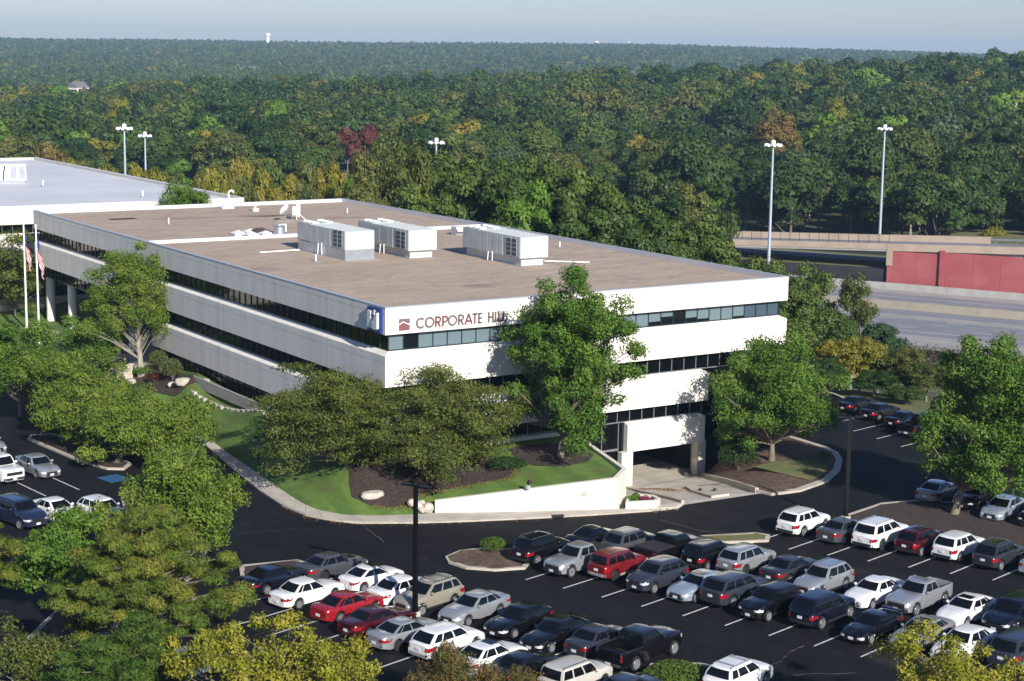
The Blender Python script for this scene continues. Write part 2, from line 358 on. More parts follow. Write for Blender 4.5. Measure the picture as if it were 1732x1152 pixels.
def tree_at(u, vtop, D, kind, shape, wid, label, group=None, name='woodland_tree', h0=15.5, zb=None):
    """tree whose top is seen at (u, vtop) at distance D; wid = crown width in metres"""
    q = pix(u, vtop, D); zb = float(terrain(q.x, q.y)) if zb is None else zb; h = q.z-zb
    w0 = {0: 11.0, 1: 12.6, 2: 9.2, 3: 11.0, 4: 9.0}[shape]; s = wid/w0; 
    if D < 300 and shape < 3: shape = min((5, 6, 7, 9), key=lambda i: abs(TOP[i]/W0[i]-h/wid)); s = wid/W0[shape]
    elif D < 300 and shape == 3: shape = 8
    h0 = TOP[shape]
    return woods_tree(q.x, q.y, kind, shape, s, h/(s*h0), label, group, name, zb)
TOP = {i: max(q.co.z for q in c.vertices) for i, c in enumerate(CROWNS)}
W0 = {5: 11.0, 6: 12.6, 7: 9.2, 8: 11.0, 9: 8.2}
placed = []
def T(u, v, D, kind, shape, wid, label, group=None, zb=None):
    o = tree_at(u, v, D, kind, shape, wid, label, group, h0=TOP[shape], zb=zb); placed.append((o.location.x, o.location.y, wid*0.42)); return o
# trees one can single out
T(588, 212, 540, 'red', 0, 9.5, 'red leaved tree, left of the two red trees among dark green woods', 'pair of red trees')
T(623, 207, 548, 'red', 0, 8.5, 'red leaved tree, right of the two red trees among dark green woods', 'pair of red trees')
T(467, 165, 560, 'bright', 0, 10, 'light green round tree standing out in dark woods above the pale lamp mast')
T(205, 162, 620, 'yellow', 1, 12, 'yellow green tree in the dark woods far above the white roof')
T(1601, 284, 470, 'red', 0, 3.2, 'small scarlet bush in the woods right of the right lamp mast')
T(1545, 298, 395, 'bright', 2, 11, 'light yellow green tree right of the right lamp mast behind the bridge')
T(1205, 300, 392, 'bright', 2, 7, 'narrow light green tree left of the left lamp mast behind the bridge')
T(1478, 338, 388, 'rust', 1, 10, 'rust orange tree between the two lamp masts behind the bridge')
T(1388, 300, 395, 'olive', 3, 12, 'thin olive tree with bare limbs between the lamp masts')
T(1420, 165, 640, 'yellow', 1, 13, 'broad yellow green tree in the woods above the lamp masts')
T(1265, 178, 600, 'dark', 0, 10, 'dark round tree beside the small open lawn in the woods')
T(1310, 180, 605, 'rust', 0, 8, 'orange tinged tree beside the small open lawn in the woods')
T(85, 234, 420, 'rust', 0, 11, 'orange tinged tree at the left edge of the woods above the white roof')
T(37, 262, 400, 'rust', 2, 4.5, 'small orange bush in the woods above the white roof')
# tall locusts and maples close behind the office
for i, (u, v, D, k, sh, w) in enumerate([(690, 222, 235, 'olive', 3, 13), (640, 228, 250, 'olive', 3, 12), (735, 250, 240, 'mid', 0, 11), (800, 258, 228, 'mid', 1, 12), (865, 262, 222, 'mid', 0, 12), (905, 252, 232, 'mid', 2, 10),
      (955, 266, 220, 'mid', 1, 13), (1005, 278, 214, 'mid', 0, 12), (1050, 300, 208, 'mid', 1, 12), (985, 315, 196, 'mid', 0, 10), (1090, 350, 196, 'mid', 0, 9), (890, 300, 205, 'bright', 1, 9), (700, 300, 215, 'mid', 1, 9),
      (620, 290, 228, 'olive', 0, 9), (760, 318, 205, 'mid', 0, 8), (1140, 362, 200, 'mid', 1, 10), (1180, 352, 215, 'mid', 0, 10), (1215, 398, 208, 'mid', 1, 9), (1120, 320, 235, 'dark', 0, 11), (1165, 300, 262, 'olive', 1, 12), (1212, 335, 262, 'mid', 3, 11)]):
    T(u, v, D, k, sh, w, 'tall %s tree rising close behind the office roof' % {'olive': 'thin olive', 'mid': 'leafy green', 'bright': 'light green', 'dark': 'dark green'}[k], 'tall trees close behind the office')
# yellowing scrub trees between the white roof and the office roof
for i, (u, v, D, k, sh, w) in enumerate([(150, 282, 330, 'yellow', 3, 9), (185, 276, 325, 'yellow', 0, 8), (225, 272, 322, 'yellow', 3, 9), (262, 280, 318, 'yellow', 0, 9), (300, 285, 312, 'olive', 3, 9), (335, 288, 305, 'yellow', 3, 8), (370, 276, 312, 'yellow', 0, 9),
      (408, 288, 298, 'olive', 3, 8), (440, 280, 300, 'yellow', 3, 9), (478, 290, 290, 'yellow', 0, 8), (515, 262, 300, 'olive', 3, 9), (545, 275, 285, 'yellow', 3, 8), (575, 268, 285, 'yellow', 0, 8), (600, 285, 270, 'bright', 3, 8), (455, 262, 330, 'mid', 0, 9), (410, 262, 340, 'yellow', 0, 8), (120, 262, 360, 'yellow', 3, 9), (560, 296, 262, 'yellow', 3, 7), (520, 302, 268, 'olive', 3, 7), (385, 300, 285, 'yellow', 3, 7)]):
    T(u, v, D, k, sh, w, '%s scrub tree in the thin row between white roof and dark woods' % {'yellow': 'yellowing', 'olive': 'half bare olive', 'mid': 'green', 'bright': 'light green'}[k], 'yellowing scrub row')
# scattered woods: a jittered grid in polar steps, nearest as single trees, the rest one mass
cand = []
d = 285.0
while d < 4700:
    step = 9.6 if d < 640 else 10.5 if d < 1150 else 11.5 if d < 2600 else 15.0
    n = int(d*0.70/step)
    for i in range(n):
        az = -0.35+0.70*(i+random.uniform(0.1, 0.9))/n; dd = d+random.uniform(-.45,.45)*step
        x, y = polar(dd, az); cand.append((dd, az, float(x), float(y), step))
    d += step*0.95
C_ = np.array(cand); x, y, dd = C_[:, 2], C_[:, 3], C_[:, 0]
off = hoff(x, y); ok = (off > 46) | (off < -54)
ok &= ~((x < 36) & (y < 182)) & ~((x < 45) & (y < 92))
ok &= ~((dd > 1120) & (dd < 1650))
ok &= ~((dd < 1000) & (np.hypot(x-float(polar(610, 0.153)[0]), y-float(polar(610, 0.153)[1])) < 40)) & ~((np.abs(C_[:, 1]-0.150) < .02) & (dd > 520) & (dd < 610))
ok &= ~((dd < 1000) & (np.hypot(x-float(polar(560, -0.165)[0]), y-float(polar(560, -0.165)[1])) < 14))
ok &= ~((np.abs(C_[:, 1]+0.0890) < .0155) & (dd > 395) & (dd < 556))
for (px_, py_, r_) in placed: ok &= np.hypot(x-px_, y-py_) > r_
C_ = C_[ok]; dens = np.sin(C_[:, 2]*0.011+1)*np.cos(C_[:, 3]*0.013)       # stands of one kind
single = 0
rest = []
KINDS = ['dark', 'mid', 'olive', 'yellow', 'blue', 'bright', 'rust']
for k in np.argsort(C_[:, 0]):
    dd, az, x, y, st = C_[k]; r_ = random.random(); g = dens[k]
    kd = 'dark' if r_ < 0.46+0.18*g else 'mid' if r_ < 0.76 else 'olive' if r_ < 0.88 else 'blue' if r_ < 0.92 else 'yellow' if r_ < 0.965 else 'bright' if r_ < 0.996 else 'rust'
    if dd > 620 and r_ > 0.86 and g < 0: kd = 'olive'
    sh = random.choice([0, 1, 0, 1, 2, 3 if kd == 'olive' else 1]); s = (st/8.4*random.choice([.62, .8, .95, 1.1, 1.25, 1.5]) if dd < 1140 else st/12.0*random.choice([.75, .9, 1.0, 1.15]))*random.uniform(.9, 1.1)
    if random.random() < .10: continue
    if abs(az) < 0.305 and dd < 640 and single < 285:
        woods_tree(x, y, kd, sh, random.choice([.7, .9, 1.05, 1.2, 1.4, 1.6])*random.uniform(.92, 1.08), random.uniform(0.75, 1.12)); single += 1
    else: rest.append((x, y, kd, s))
# every further tree as one mass: points carrying a low crown each
def low_crown(i, nl, nleaf, size, rx, rz): return proto_mesh('canopy_%d' % i, nl, nleaf, size, rx, rz, 2.0, lobe=0.38)
def forest(name, pts, kinds_of, crowns, label):
    """one object: points instanced with the crown meshes by geometry nodes; the crown meshes travel as data in the node group"""
    P = np.array([(p[0], p[1], 0) for p in pts]); P[:, 2] = terrain(P[:, 0], P[:, 1])-0.5
    me = bpy.data.meshes.new(name); me.vertices.add(len(P)); me.vertices.foreach_set('co', P.astype(np.float32).ravel())
    ks = me.attributes.new('pick', 'INT', 'POINT'); ks.data.foreach_set('value', np.array([kinds_of(p) for p in pts], np.int32))
    sc_ = me.attributes.new('sc', 'FLOAT', 'POINT'); sc_.data.foreach_set('value', np.array([p[3] for p in pts], np.float32))
    ro = me.attributes.new('ro', 'FLOAT', 'POINT'); ro.data.foreach_set('value', rng.uniform(0, 6.28, len(P)).astype(np.float32))
    o = link(name, me); ng = bpy.data.node_groups.new(name, 'GeometryNodeTree')
    ng.interface.new_socket('Geometry', in_out='INPUT', socket_type='NodeSocketGeometry'); ng.interface.new_socket('Geometry', in_out='OUTPUT', socket_type='NodeSocketGeometry')
    n, l = ng.nodes, ng.links; gi = n.new('NodeGroupInput'); go = n.new('NodeGroupOutput'); jo = n.new('GeometryNodeJoinGeometry')
    at = n.new('GeometryNodeInputNamedAttribute'); at.data_type = 'INT'; at.inputs['Name'].default_value = 'pick'
    a2 = n.new('GeometryNodeInputNamedAttribute'); a2.data_type = 'FLOAT'; a2.inputs['Name'].default_value = 'sc'
    a3 = n.new('GeometryNodeInputNamedAttribute'); a3.data_type = 'FLOAT'; a3.inputs['Name'].default_value = 'ro'
    cx = n.new('ShaderNodeCombineXYZ'); l.new(a3.outputs['Attribute'], cx.inputs['Z'])
    for i, src in enumerate(crowns):
        oi = n.new('GeometryNodeObjectInfo'); oi.inputs['Object'].default_value = src; oi.inputs['As Instance'].default_value = True
        eq = n.new('FunctionNodeCompare'); eq.data_type = 'INT'; eq.operation = 'EQUAL'; l.new(at.outputs['Attribute'], eq.inputs[2]); eq.inputs[3].default_value = i
        ip = n.new('GeometryNodeInstanceOnPoints'); l.new(gi.outputs[0], ip.inputs['Points']); l.new(eq.outputs[0], ip.inputs['Selection'])
        l.new(oi.outputs['Geometry'], ip.inputs['Instance']); l.new(cx.outputs[0], ip.inputs['Rotation']); l.new(a2.outputs['Attribute'], ip.inputs['Scale'])
        l.new(ip.outputs[0], jo.inputs[0])
    l.new(jo.outputs[0], go.inputs[0]); md = o.modifiers.new('trees', 'NODES'); md.node_group = ng
    return tag(o, label, 'forest', kind='stuff')
def crown_sources(defs):
    out = []
    for nm, kd, me in defs:
        m2 = me.copy(); m2.materials[0] = FM[kd]; out.append(bpy.data.objects.new(nm, m2))     # data only, never linked to the scene
    return out
MIDC = [low_crown(i, 26, 2600, 0.44, 4.8, 5.4) for i in range(3)]
FARC = [low_crown(9+i, 14, 600, 0.95, 4.9, 5.2) for i in range(2)]
src_mid = crown_sources([('canopy_mid', kd, MIDC[i]) for kd in KINDS for i in range(3)])
src_far = crown_sources([('canopy_far', kd, FARC[i]) for kd in KINDS for i in range(2)])
mid = [p_ for p_ in rest if math.hypot(p_[0]-CAM.x, p_[1]-CAM.y) < 1130]; far = [p_ for p_ in rest if math.hypot(p_[0]-CAM.x, p_[1]-CAM.y) >= 1130]
forest('forest', mid, lambda p_: KINDS.index(p_[2])*3+random.randrange(3), src_mid, 'dark green canopy of woods filling the middle distance')
forest('forest', far, lambda p_: KINDS.index(p_[2])*2+random.randrange(2), src_far, 'hazy blue green wooded hills along the horizon')
# ------------------------------------------------------------------ the office building
BW, BL, ZT, ZG = 39.85, 84.41, 14.2, -2.4           # facade lengths, parapet top, garage floor
OFF = empty('office_building', (0, 0, 0), label='white four storey office building with long horizontal concrete bands and brown roof', cat='building')
class Side:
    def __init__(s, o, a, i): s.o = Vector(o); s.a = Vector(a); s.i = Vector(i)
    def p(s, along, depth, z): return s.o+s.a*along+s.i*depth+Vector((0, 0, z))
    def rz(s): return math.atan2(s.a.y, s.a.x)
SR = Side((0, 0, 0), (1, 0, 0), (0, 1, 0)); SL = Side((0, BL, 0), (0, -1, 0), (1, 0, 0))
SB = Side((BW, BL, 0), (-1, 0, 0), (0, -1, 0)); SE = Side((BW, 0, 0), (0, 1, 0), (-1, 0, 0))
def panel(side, s0, s1, prof, name='panel', m=None, par=OFF, m0=0, m1=0):
    """prism of the section prof [(depth, z)...] along a facade; m0, m1 mitre its ends"""
    n = len(prof); V = [side.p(s0+d*m0, d, z) for d, z in prof]+[side.p(s1-d*m1, d, z) for d, z in prof]
    F = [tuple(range(n)), tuple(range(2*n-1, n-1, -1))]+[(i, n+i, n+(i+1) % n, (i+1) % n) for i in range(n)]
    mb = MB().add(V, F); o = mb.build(name, m or M['precast'], par)
    bm = bmesh.new(); bm.from_mesh(o.data); bmesh.ops.recalc_face_normals(bm, faces=bm.faces); bm.to_mesh(o.data); bm.free()
    return o
def band_prof(zb, zg, zt, zl=None, th=0.56):
    f = [(0, zb), (0, zg-0.025), (0.035, zg-0.025), (0.035, zg+0.025), (0, zg+0.025), (0, zt)]
    return f+([(th, zl), (th, zb)] if zl else [(0.30, zt), (0.30, zb+1.0), (th, zb+1.0), (th, zb)])
P1 = band_prof(12.13, 13.66, 14.2); P2 = band_prof(8.11, 9.93, 10.51, 10.80); P3 = [(d, z-4.02) for d, z in P2]
def band(side, s0, s1, n, prof, m0, m1, gap=0.012):
    w = (s1-s0)/n
    for k in range(n):
        panel(side, s0+k*w+(gap if k else 0.002), s0+(k+1)*w-(gap if k < n-1 else 0.002), prof, m0=m0 if k == 0 else 0, m1=m1 if k == n-1 else 0)
    zs = [z for d, z in prof]
    panel(side, s0+0.6, s1-0.6, [(0.045, min(zs)+0.02), (0.045, max(z for d, z in prof if d < 0.1)-0.06), (0.29, max(z for d, z in prof if d < 0.1)-0.06), (0.29, min(zs)+0.02)], 'joint_backing', M['soffit'])
for side, ln, n in ((SR, BW, 4), (SL, BL, 9), (SB, BW, 4), (SE, BL, 9)):
    band(side, 0, ln, n, P1, 1, 1); band(side, 0, ln, n, P2, 1, 1)
    panel(side, 0.0, ln, [(-0.025, 14.16), (-0.025, 14.235), (0.34, 14.235), (0.34, 14.205), (0, 14.205), (-0.01, 14.16)], 'coping', M['coping'], m0=1, m1=1)
band(SR, 0, 31.3, 3, P3, 1, 1); band(SL, BL-47.9, BL, 5, P3, 1, 1)
SX = Side((31.3, 0, 0), (0, 1, 0), (-1, 0, 0)); band(SX, 0, 3.0, 1, P3, 1, 0)
SY = Side((0, 47.9, 0), (1, 0, 0), (0, -1, 0)); band(SY, 0, 6.0, 1, P3, 1, 0)
P4 = [(0, 0.50), (0, 2.6), (0, 2.78), (0.56, 2.98), (0.56, 0.5)]
panel(SR, 22.85, 31.05, P4, m0=0, m1=1); SX4 = Side((31.05, 0, 0), (0, 1, 0), (-1, 0, 0)); panel(SX4, 0, 3.0, P4, m0=1)
# window strips
PANE = {}
def pane(side, s, w, z0, z1, dep, kind):
    key = (round(w, 3), round(z1-z0, 3), kind)
    if key not in PANE:
        h = z1-z0; PANE[key] = MB().box(-w/2+0.03, w/2-0.03, -0.015, 0.015, -h/2+0.04, h/2-0.04).mesh('window_pane', M[kind])
    o = link('window_pane', PANE[key], OFF); o.location = side.p(s, dep, (z0+z1)/2); o.rotation_euler = (0, 0, side.rz()); return o
def strip(side, s0, s1, z0, z1, w, kinds, dep=0.60, fm='frame', name='window_frame', rails=()):
    n = max(1, round((s1-s0)/w)); w = (s1-s0)/n; mb = MB(); A, I = side.a, side.i
    for z in (z0+0.03, z1-0.04)+tuple(rails): mb.obox(side.p((s0+s1)/2, dep-0.03, z), A*((s1-s0)/2), I*0.05, Vector((0, 0, 0.045)))
    for k in range(n+1): mb.obox(side.p(s0+k*w, dep-0.036, (z0+z1)/2), A*0.032, I*0.05, Vector((0, 0, (z1-z0)/2-0.003)))
    mb.build(name, M[fm], OFF)
    for k in range(n):
        kd = kinds(k, n)
        if kd.startswith('half'):
            zc = z0+(z1-z0)*float(kd[4:]); pane(side, s0+(k+0.5)*w, w-0.01, zc-.04, z1, dep, 'glassblind'); pane(side, s0+(k+0.5)*w, w-0.01, z0, zc+.036, dep+.012, 'glass')
        else: pane(side, s0+(k+0.5)*w, w-0.01, z0, z1, dep, kd)
def kr0(k, n):      # top storey, sunny facade: drawn blinds but for a few
    if k in (19, 20, 22, 23, 26): return 'half'+{19: '.30', 20: '.55', 22: '.35', 23: '.22', 26: '.18'}[k]
    return 'glass' if k in (1, 8, 10, 14, 21) else 'glassblue' if k >= n-3 else 'glassblind'
strip(SR, 0.56, BW-0.56, 10.80, 12.13, 1.27, kr0)
strip(SR, 0.56, BW-0.56, 6.78, 8.11, 1.27, lambda k, n: 'glassdark', fm='mullion')
strip(SR, 0.56, 31.0, 2.96, 4.09, 1.27, lambda k, n: 'glassdark', fm='mullion')
for z0, z1, a, b in ((10.80, 12.13, 0.56, BL-0.56), (6.78, 8.11, 0.56, BL-0.56), (2.2, 4.09, BL-47.4, BL-0.56)):
    strip(SL, a, b, z0, z1, 1.25, lambda k, n: 'glassdark')
for z0, z1 in ((10.80, 12.13), (6.78, 8.11)):
    strip(SB, 0.56, BW-0.56, z0, z1, 2.5, lambda k, n: 'glassdark'); strip(SE, 0.56, BL-0.56, z0, z1, 2.5, lambda k, n: 'glassdark')
strip(Side((31.3, 2.4, 0), (1, 0, 0), (0, 1, 0)), 0.0, 8.0, 4.0, 8.11, 1.3, lambda k, n: 'glassdark', dep=0.03)
strip(Side((31.3, 2.4, 0), (1, 0, 0), (0, 1, 0)), 0.0, 8.0, 0.1, 3.95, 1.3, lambda k, n: 'glassdark', dep=0.03)
strip(SR, 17.4, 22.5, -2.2, 0.6, 1.7, lambda k, n: 'glassdark', dep=0.9, fm='mullion'); strip(SR, 17.4, 22.5, 0.62, 2.9, 1.7, lambda k, n: 'glassdark', dep=0.9, fm='mullion')
strip(Side((9.0, BL-1, 0), (0, -1, 0), (1, 0, 0)), 0, BL-49, 1.3, 4.6, 1.6, lambda k, n: 'glassdark', dep=0.0); strip(Side((9.0, BL-1, 0), (0, -1, 0), (1, 0, 0)), 0, BL-49, 4.65, 8.0, 1.6, lambda k, n: 'glassdark', dep=0.0)
# body behind the bands
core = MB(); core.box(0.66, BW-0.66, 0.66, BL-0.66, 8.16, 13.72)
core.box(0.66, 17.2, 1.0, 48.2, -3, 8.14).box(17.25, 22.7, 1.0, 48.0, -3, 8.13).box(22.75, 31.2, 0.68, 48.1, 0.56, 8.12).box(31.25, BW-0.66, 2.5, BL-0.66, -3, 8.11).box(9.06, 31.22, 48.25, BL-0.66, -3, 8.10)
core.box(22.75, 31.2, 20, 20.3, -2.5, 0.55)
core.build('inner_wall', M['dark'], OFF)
MB().box(0.62, BW-0.62, 0.62, BL-0.62, 8.115, 8.155).build('soffit', M['soffit'], OFF)
panel(SR, 0.35, 17.3, [(0.14, 0.5), (0.14, 2.93), (0.6, 2.93), (0.6, 0.5)], 'base_wall', M['white'])
# garage mouth: two piers, dark lining and a fluorescent strip fixture
MB().box(22.35, 23.5, 0.05, 0.62, -2.6, 0.49).build('pier', M['white'], OFF); MB().add([(30.35,0.05,-2.6),(31.5,0.35,-2.6),(31.5,2.4,-2.6),(30.35,0.75,-2.6),(30.35,0.05,.495),(31.5,0.35,.495),(31.5,2.4,.495),(30.35,.75,.495)], [(3,2,1,0),(4,5,6,7),(0,1,5,4),(1,2,6,5),(2,3,7,6),(3,0,4,7)]).build('pier', M['white'], OFF)
MB().box(26.6, 28.6, 3.0, 3.25, 0.30, 0.42).build('ceiling_light', M['white'], OFF)
MB().box(22.3, 31.4, 0.5, 20, -2.62, -2.44).build('garage_floor', M['conc'], OFF)
# round columns under the raised far end
for yy in (56.5, 66.0, 75.6, 83.3):
    MB().lathe([(0.52, 0.9), (0.52, 8.12)], 18, (1.4, yy, 0)).build('column', M['precast'], OFF, smooth=40)
# roof and the things fixed in it
MB().box(0.31, BW-0.31, 0.31, BL-0.31, 13.74, 13.80).build('roof', M['roof'], OFF)
for (x0, x1, y0, y1, nm) in ((0.32, 0.345, 0.32, BL-0.32, 'parapet_lining'), (BW-0.345, BW-0.32, 0.32, BL-0.32, 'parapet_lining'), (0.35, BW-0.35, 0.32, 0.345, 'parapet_lining'), (0.35, BW-0.35, BL-0.345, BL-0.32, 'parapet_lining')):
    MB().box(x0, x1, y0, y1, 13.81, 14.20).build(nm, M['membrane'], OFF)
MB().box(0.6, BW-0.6, 50.0, 50.32, 13.80, 14.12).build('roof_divider', M['whitemetal'], OFF)
MB().box(5.6, 8.6, 74.0, 75.4, 13.806, 13.83).build('roof_hatch_stain', M['mulch'], OFF)
# lettering on the parapet band: strokes drawn in a 1 x 1 cell, each letter one piece
def arc(cx, cy, r, a0, a1, n=14, sx=1.0): return [(cx+r*sx*math.cos(R(a0+(a1-a0)*k/n)), cy+r*math.sin(R(a0+(a1-a0)*k/n))) for k in range(n+1)]
GL = {'C': [arc(.5, .5, .44, 48, 312, 18)], 'O': [arc(.5, .5, .44, 0, 360, 24)], 'R': [[(.08, 0), (.08, 1)], [(.08, .94), (.34, .94)]+arc(.34, .70, .24, 90, -90, 10)+[(.08, .46)], [(.30, .46), (.58, 0)]],
      'P': [[(.08, 0), (.08, 1)], [(.08, .94), (.34, .94)]+arc(.34, .69, .25, 90, -90, 10)+[(.08, .44)]], 'A': [[(.04, 0), (.42, 1)], [(.42, 1), (.80, 0)], [(.18, .32), (.66, .32)]],
      'T': [[(.0, .94), (.56, .94)], [(.28, .94), (.28, 0)]], 'E': [[(.08, 0), (.08, 1)], [(.08, .94), (.46, .94)], [(.08, .5), (.42, .5)], [(.08, .06), (.46, .06)]], 'H': [[(.08, 0), (.08, 1)], [(.56, 0), (.56, 1)], [(.08, .5), (.56, .5)]],
      'I': [[(.08, 0), (.08, 1)]], 'L': [[(.08, 0), (.08, 1)], [(.08, .06), (.42, .06)]]}
def ribbon(mb, pts, t, z0, z1, fn):
    pts = [Vector((a, b, 0)) for a, b in pts]; n = len(pts); closed = (pts[0]-pts[-1]).length < 1e-4; L_ = []; R_ = []
    for i in range(n):
        a = pts[i-1] if i else (pts[-2] if closed else pts[0]); b = pts[i+1] if i < n-1 else (pts[1] if closed else pts[-1])
        d = (b-a).normalized(); nn = Vector((-d.y, d.x, 0))*t; L_.append(pts[i]+nn); R_.append(pts[i]-nn)
    V = [fn(q.x, q.y, z) for z in (z0, z1) for q in L_+R_]; F = []
    for i in range(n-1):
        l0, l1, r0, r1 = i, i+1, n+i, n+i+1; o = 2*n
        F += [(o+l0, o+l1, o+r1, o+r0), (l0, l0+o, o+l1, l1)[::-1] if False else (l0, l1, o+l1, o+l0), (r1, r0, o+r0, o+r1)]
    F += [(0, 2*n, 3*n, n), (n-1, 2*n-1, 4*n-1, 3*n-1)]
    mb.add(V, F)
def glyph(ch, x, z, h, m, sc=1.0):
    mb = MB()
    for st in GL[ch]: ribbon(mb, st, 0.074, 0.015, 0.10, lambda a, b, c: (x+a*h*sc, -c, z+b*h))
    return mb.build('letter', m, OFF)
lx = [(2.62, 'C'), (3.40, 'O'), (4.28, 'R'), (4.90, 'P'), (5.42, 'O'), (6.32, 'R'), (6.92, 'A'), (7.60, 'T'), (8.12, 'E'), (9.02, 'H'), (9.64, 'I'), (9.92, 'L'), (10.36, 'L')]
for i, (x, ch) in enumerate(lx): glyph(ch, x, 12.46, 0.80, M['letterred'] if i in (2, 3, 6) else M['letter'])
def plate(poly, name, m, fn, z0=0.015, z1=0.10):
    n = len(poly); V = [fn(a, b, c) for c in (z0, z1) for a, b in poly]
    return MB().add(V, [tuple(range(n, 2*n))]+[(i, (i+1) % n, n+(i+1) % n, n+i) for i in range(n)]).build(name, m, OFF)
ef = lambda a, b, c: (1.15+a*0.9, -c, 12.42+b*0.86)
plate([(0.02, .60), (.42, .82), (1, .56), (1, .96), (.95, 1.0), (.05, 1.0), (0, .95), (0, .62)][::1], 'emblem', M['letter'], ef)
plate([(0, 0), (.93, 0), (1, .08), (1, .40), (.42, .66), (0, .44)], 'emblem', M['letterred'], ef)
# blue box sign with a white torn shape and bar on the shaded facade near the corner
bs = OFF
MB().box(-0.22, -0.003, 0.42, 2.48, 12.20, 14.06).build('sign_box', M['blue'], bs)
sf = lambda a, b, c: (-0.22-c, 2.32-a*1.72, 12.44+b*1.36)
W_ = M['whitemetal']
plate([(0, .02), (.62, .02), (.50, .22), (.44, .62), (.38, .42), (.30, .60), (.34, .80), (.30, .97), (.08, 1.0), (0, .93)], 'sign_mark', W_, sf)
plate([(.60, .02), (.94, .02), (1.0, .08), (1.0, .98), (.86, .93), (.62, .50), (.50, .40)], 'sign_mark', W_, sf, 0.02, 0.19)
plate([(.50, .86), (.62, .80), (.72, 1.06), (.58, 1.08)], 'sign_mark', W_, sf)

# ------------------------------------------------------------------ rooftop equipment
def rooftop_unit(x0, y0, label, flush):
    e = empty('rooftop_air_unit', (x0, y0, 13.80), label=label, cat='air conditioner', group='rooftop air units'); W, L_ = 3.05, 10.1
    zb = 0.95 if flush else 0.72; ins = 0.0 if flush else 0.32
    MB().box(ins, W-ins, ins*1.0, L_-0.2, 0, zb-0.002).build('base_curb', M['galv'] if flush else M['unitface'], e)
    MB().box(-0.1 if flush else 0.1, W+0.1, -0.25 if flush else 0.1, L_+0.1, 0.0, 0.05).build('flashing', M['galv'], e)
    if not flush: MB().box(ins-0.02, W-ins+0.02, ins-0.02, L_-0.18, 0.30, 0.34).build('base_rib', M['galv'], e)
    MB().box(0, W, 0, L_-2.9, zb, 2.68).build('cabinet', M['unit'], e); MB().box(0, W, L_-2.88, L_, zb+0.05, 2.74).build('condenser_section', M['unit'], e)
    for k in range(5):      # cover panels on the long shaded side, with real gaps
        a = 3.05+k*0.86; MB().box(-0.025-0.01*(k % 2), -0.001, a, a+0.80, zb+0.06, 2.60).build('side_panel', M['unit'], e)
    for k in range(3): MB().box(-0.02, -0.001, L_-2.8+k*0.93, L_-2.8+k*0.93+0.86, zb+0.12, 2.66).build('side_panel', M['unit'], e)
    for k in range(2):
        lv = MB().box(-0.05, -0.002, 0.55+k*0.95, 1.40+k*0.95, zb+0.12, 2.55).build('louvre_frame', M['unit'], e)
        for j in range(4): MB().box(-0.062, -0.051, 0.62+k*0.95, 1.33+k*0.95, zb+0.20+j*0.40, zb+0.52+j*0.40).build('louvre', M['unitdark'], lv)
    MB().box(-0.03, -0.002, 0.05, 0.47, zb+0.05, 2.6).build('corner_panel', M['unit'], e)
    for a, b in ((0.03, 1.92), (1.97, 3.02)): MB().box(a, b, -0.03, -0.001, zb+0.05, 2.62).build('front_panel', M['unitface'], e)
    for k in range(10): MB().box(0.0, W, 0.25+k*0.70, 0.29+k*0.70, 2.681, 2.715).build('roof_seam', M['unit'], e)
    for k in range(3):
        for q in range(2): MB().lathe([(0.40, 2.741), (0.40, 2.83), (0.34, 2.84), (0.33, 2.80)], 14, (0.78+q*1.5, L_-2.35+k*0.93, 0)).build('fan_cowl', M['whitemetal'], e, smooth=40)
    MB().tube([(-0.12, 4.6, zb+0.25), (-0.12, 4.6, 0.05)], 0.05, 8).build('drain_pipe', M['whitemetal'], e)
    MB().tube([(-0.12, 5.3, zb+0.15), (-0.20, 5.3, 0.05)], 0.05, 8).build('drain_pipe', M['whitemetal'], e)
    return e
rooftop_unit(12.05, 29.85, 'grey rooftop air unit on a tall flush metal base, leftmost of three', True)
rooftop_unit(17.9, 28.3, 'grey rooftop air unit on a white curb, middle of three', False)
rooftop_unit(24.2, 18.8, 'grey rooftop air unit on a white curb, rightmost and nearest of three', False)
RZ = 13.8
def skylight(x, y, w, l, h, label, rz=0.0):
    e = empty('skylight', (x, y, RZ), rz, label, 'skylight', 'white roof skylights')
    MB().box(-w/2, w/2, -l/2, l/2, 0, 0.18).build('curb', M['whitemetal'], e)
    MB().add([(-w/2-.04,-l/2-.04,.182),(w/2+.04,-l/2-.04,.182),(w/2+.04,l/2+.04,.182),(-w/2-.04,l/2+.04,.182),(0,0,h)], [(3,2,1,0),(0,1,4),(1,2,4),(2,3,4),(3,0,4)]).build('dome', M['lampwhite'], e)
skylight(22.8, 82.0, 1.5, 1.5, 0.62, 'white pyramid skylight alone near the far roof edge')
for i, (x, y) in enumerate([(12.1, 54.2), (12.9, 52.6), (13.9, 55.2), (14.6, 52.8)]):
    skylight(x, y, 1.25, 1.25, 0.50, ['white pyramid skylight, leftmost in the cluster behind the roof divider', 'white pyramid skylight, front left in the cluster behind the roof divider', 'white pyramid skylight, rearmost in the cluster behind the roof divider', 'white pyramid skylight beside the big round vent, right in the cluster'][i])
e = empty('roof_ventilator', (15.6, 51.6, RZ), label='big round metal roof ventilator behind the white roof divider', cat='ventilator')
MB().lathe([(0.75, 0), (0.75, 0.28), (0.62, 0.32), (0.58, 0.95), (0.45, 1.02)], 20).build('drum', M['galv'], e, smooth=40); MB().box(-.9, .9, -.9, .9, 0.0, 0.12).build('flange', M['whitemetal'], e)
e = empty('roof_exhaust', (24.5, 77.3, RZ), label='small white mushroom vent near the far roof edge', cat='vent')
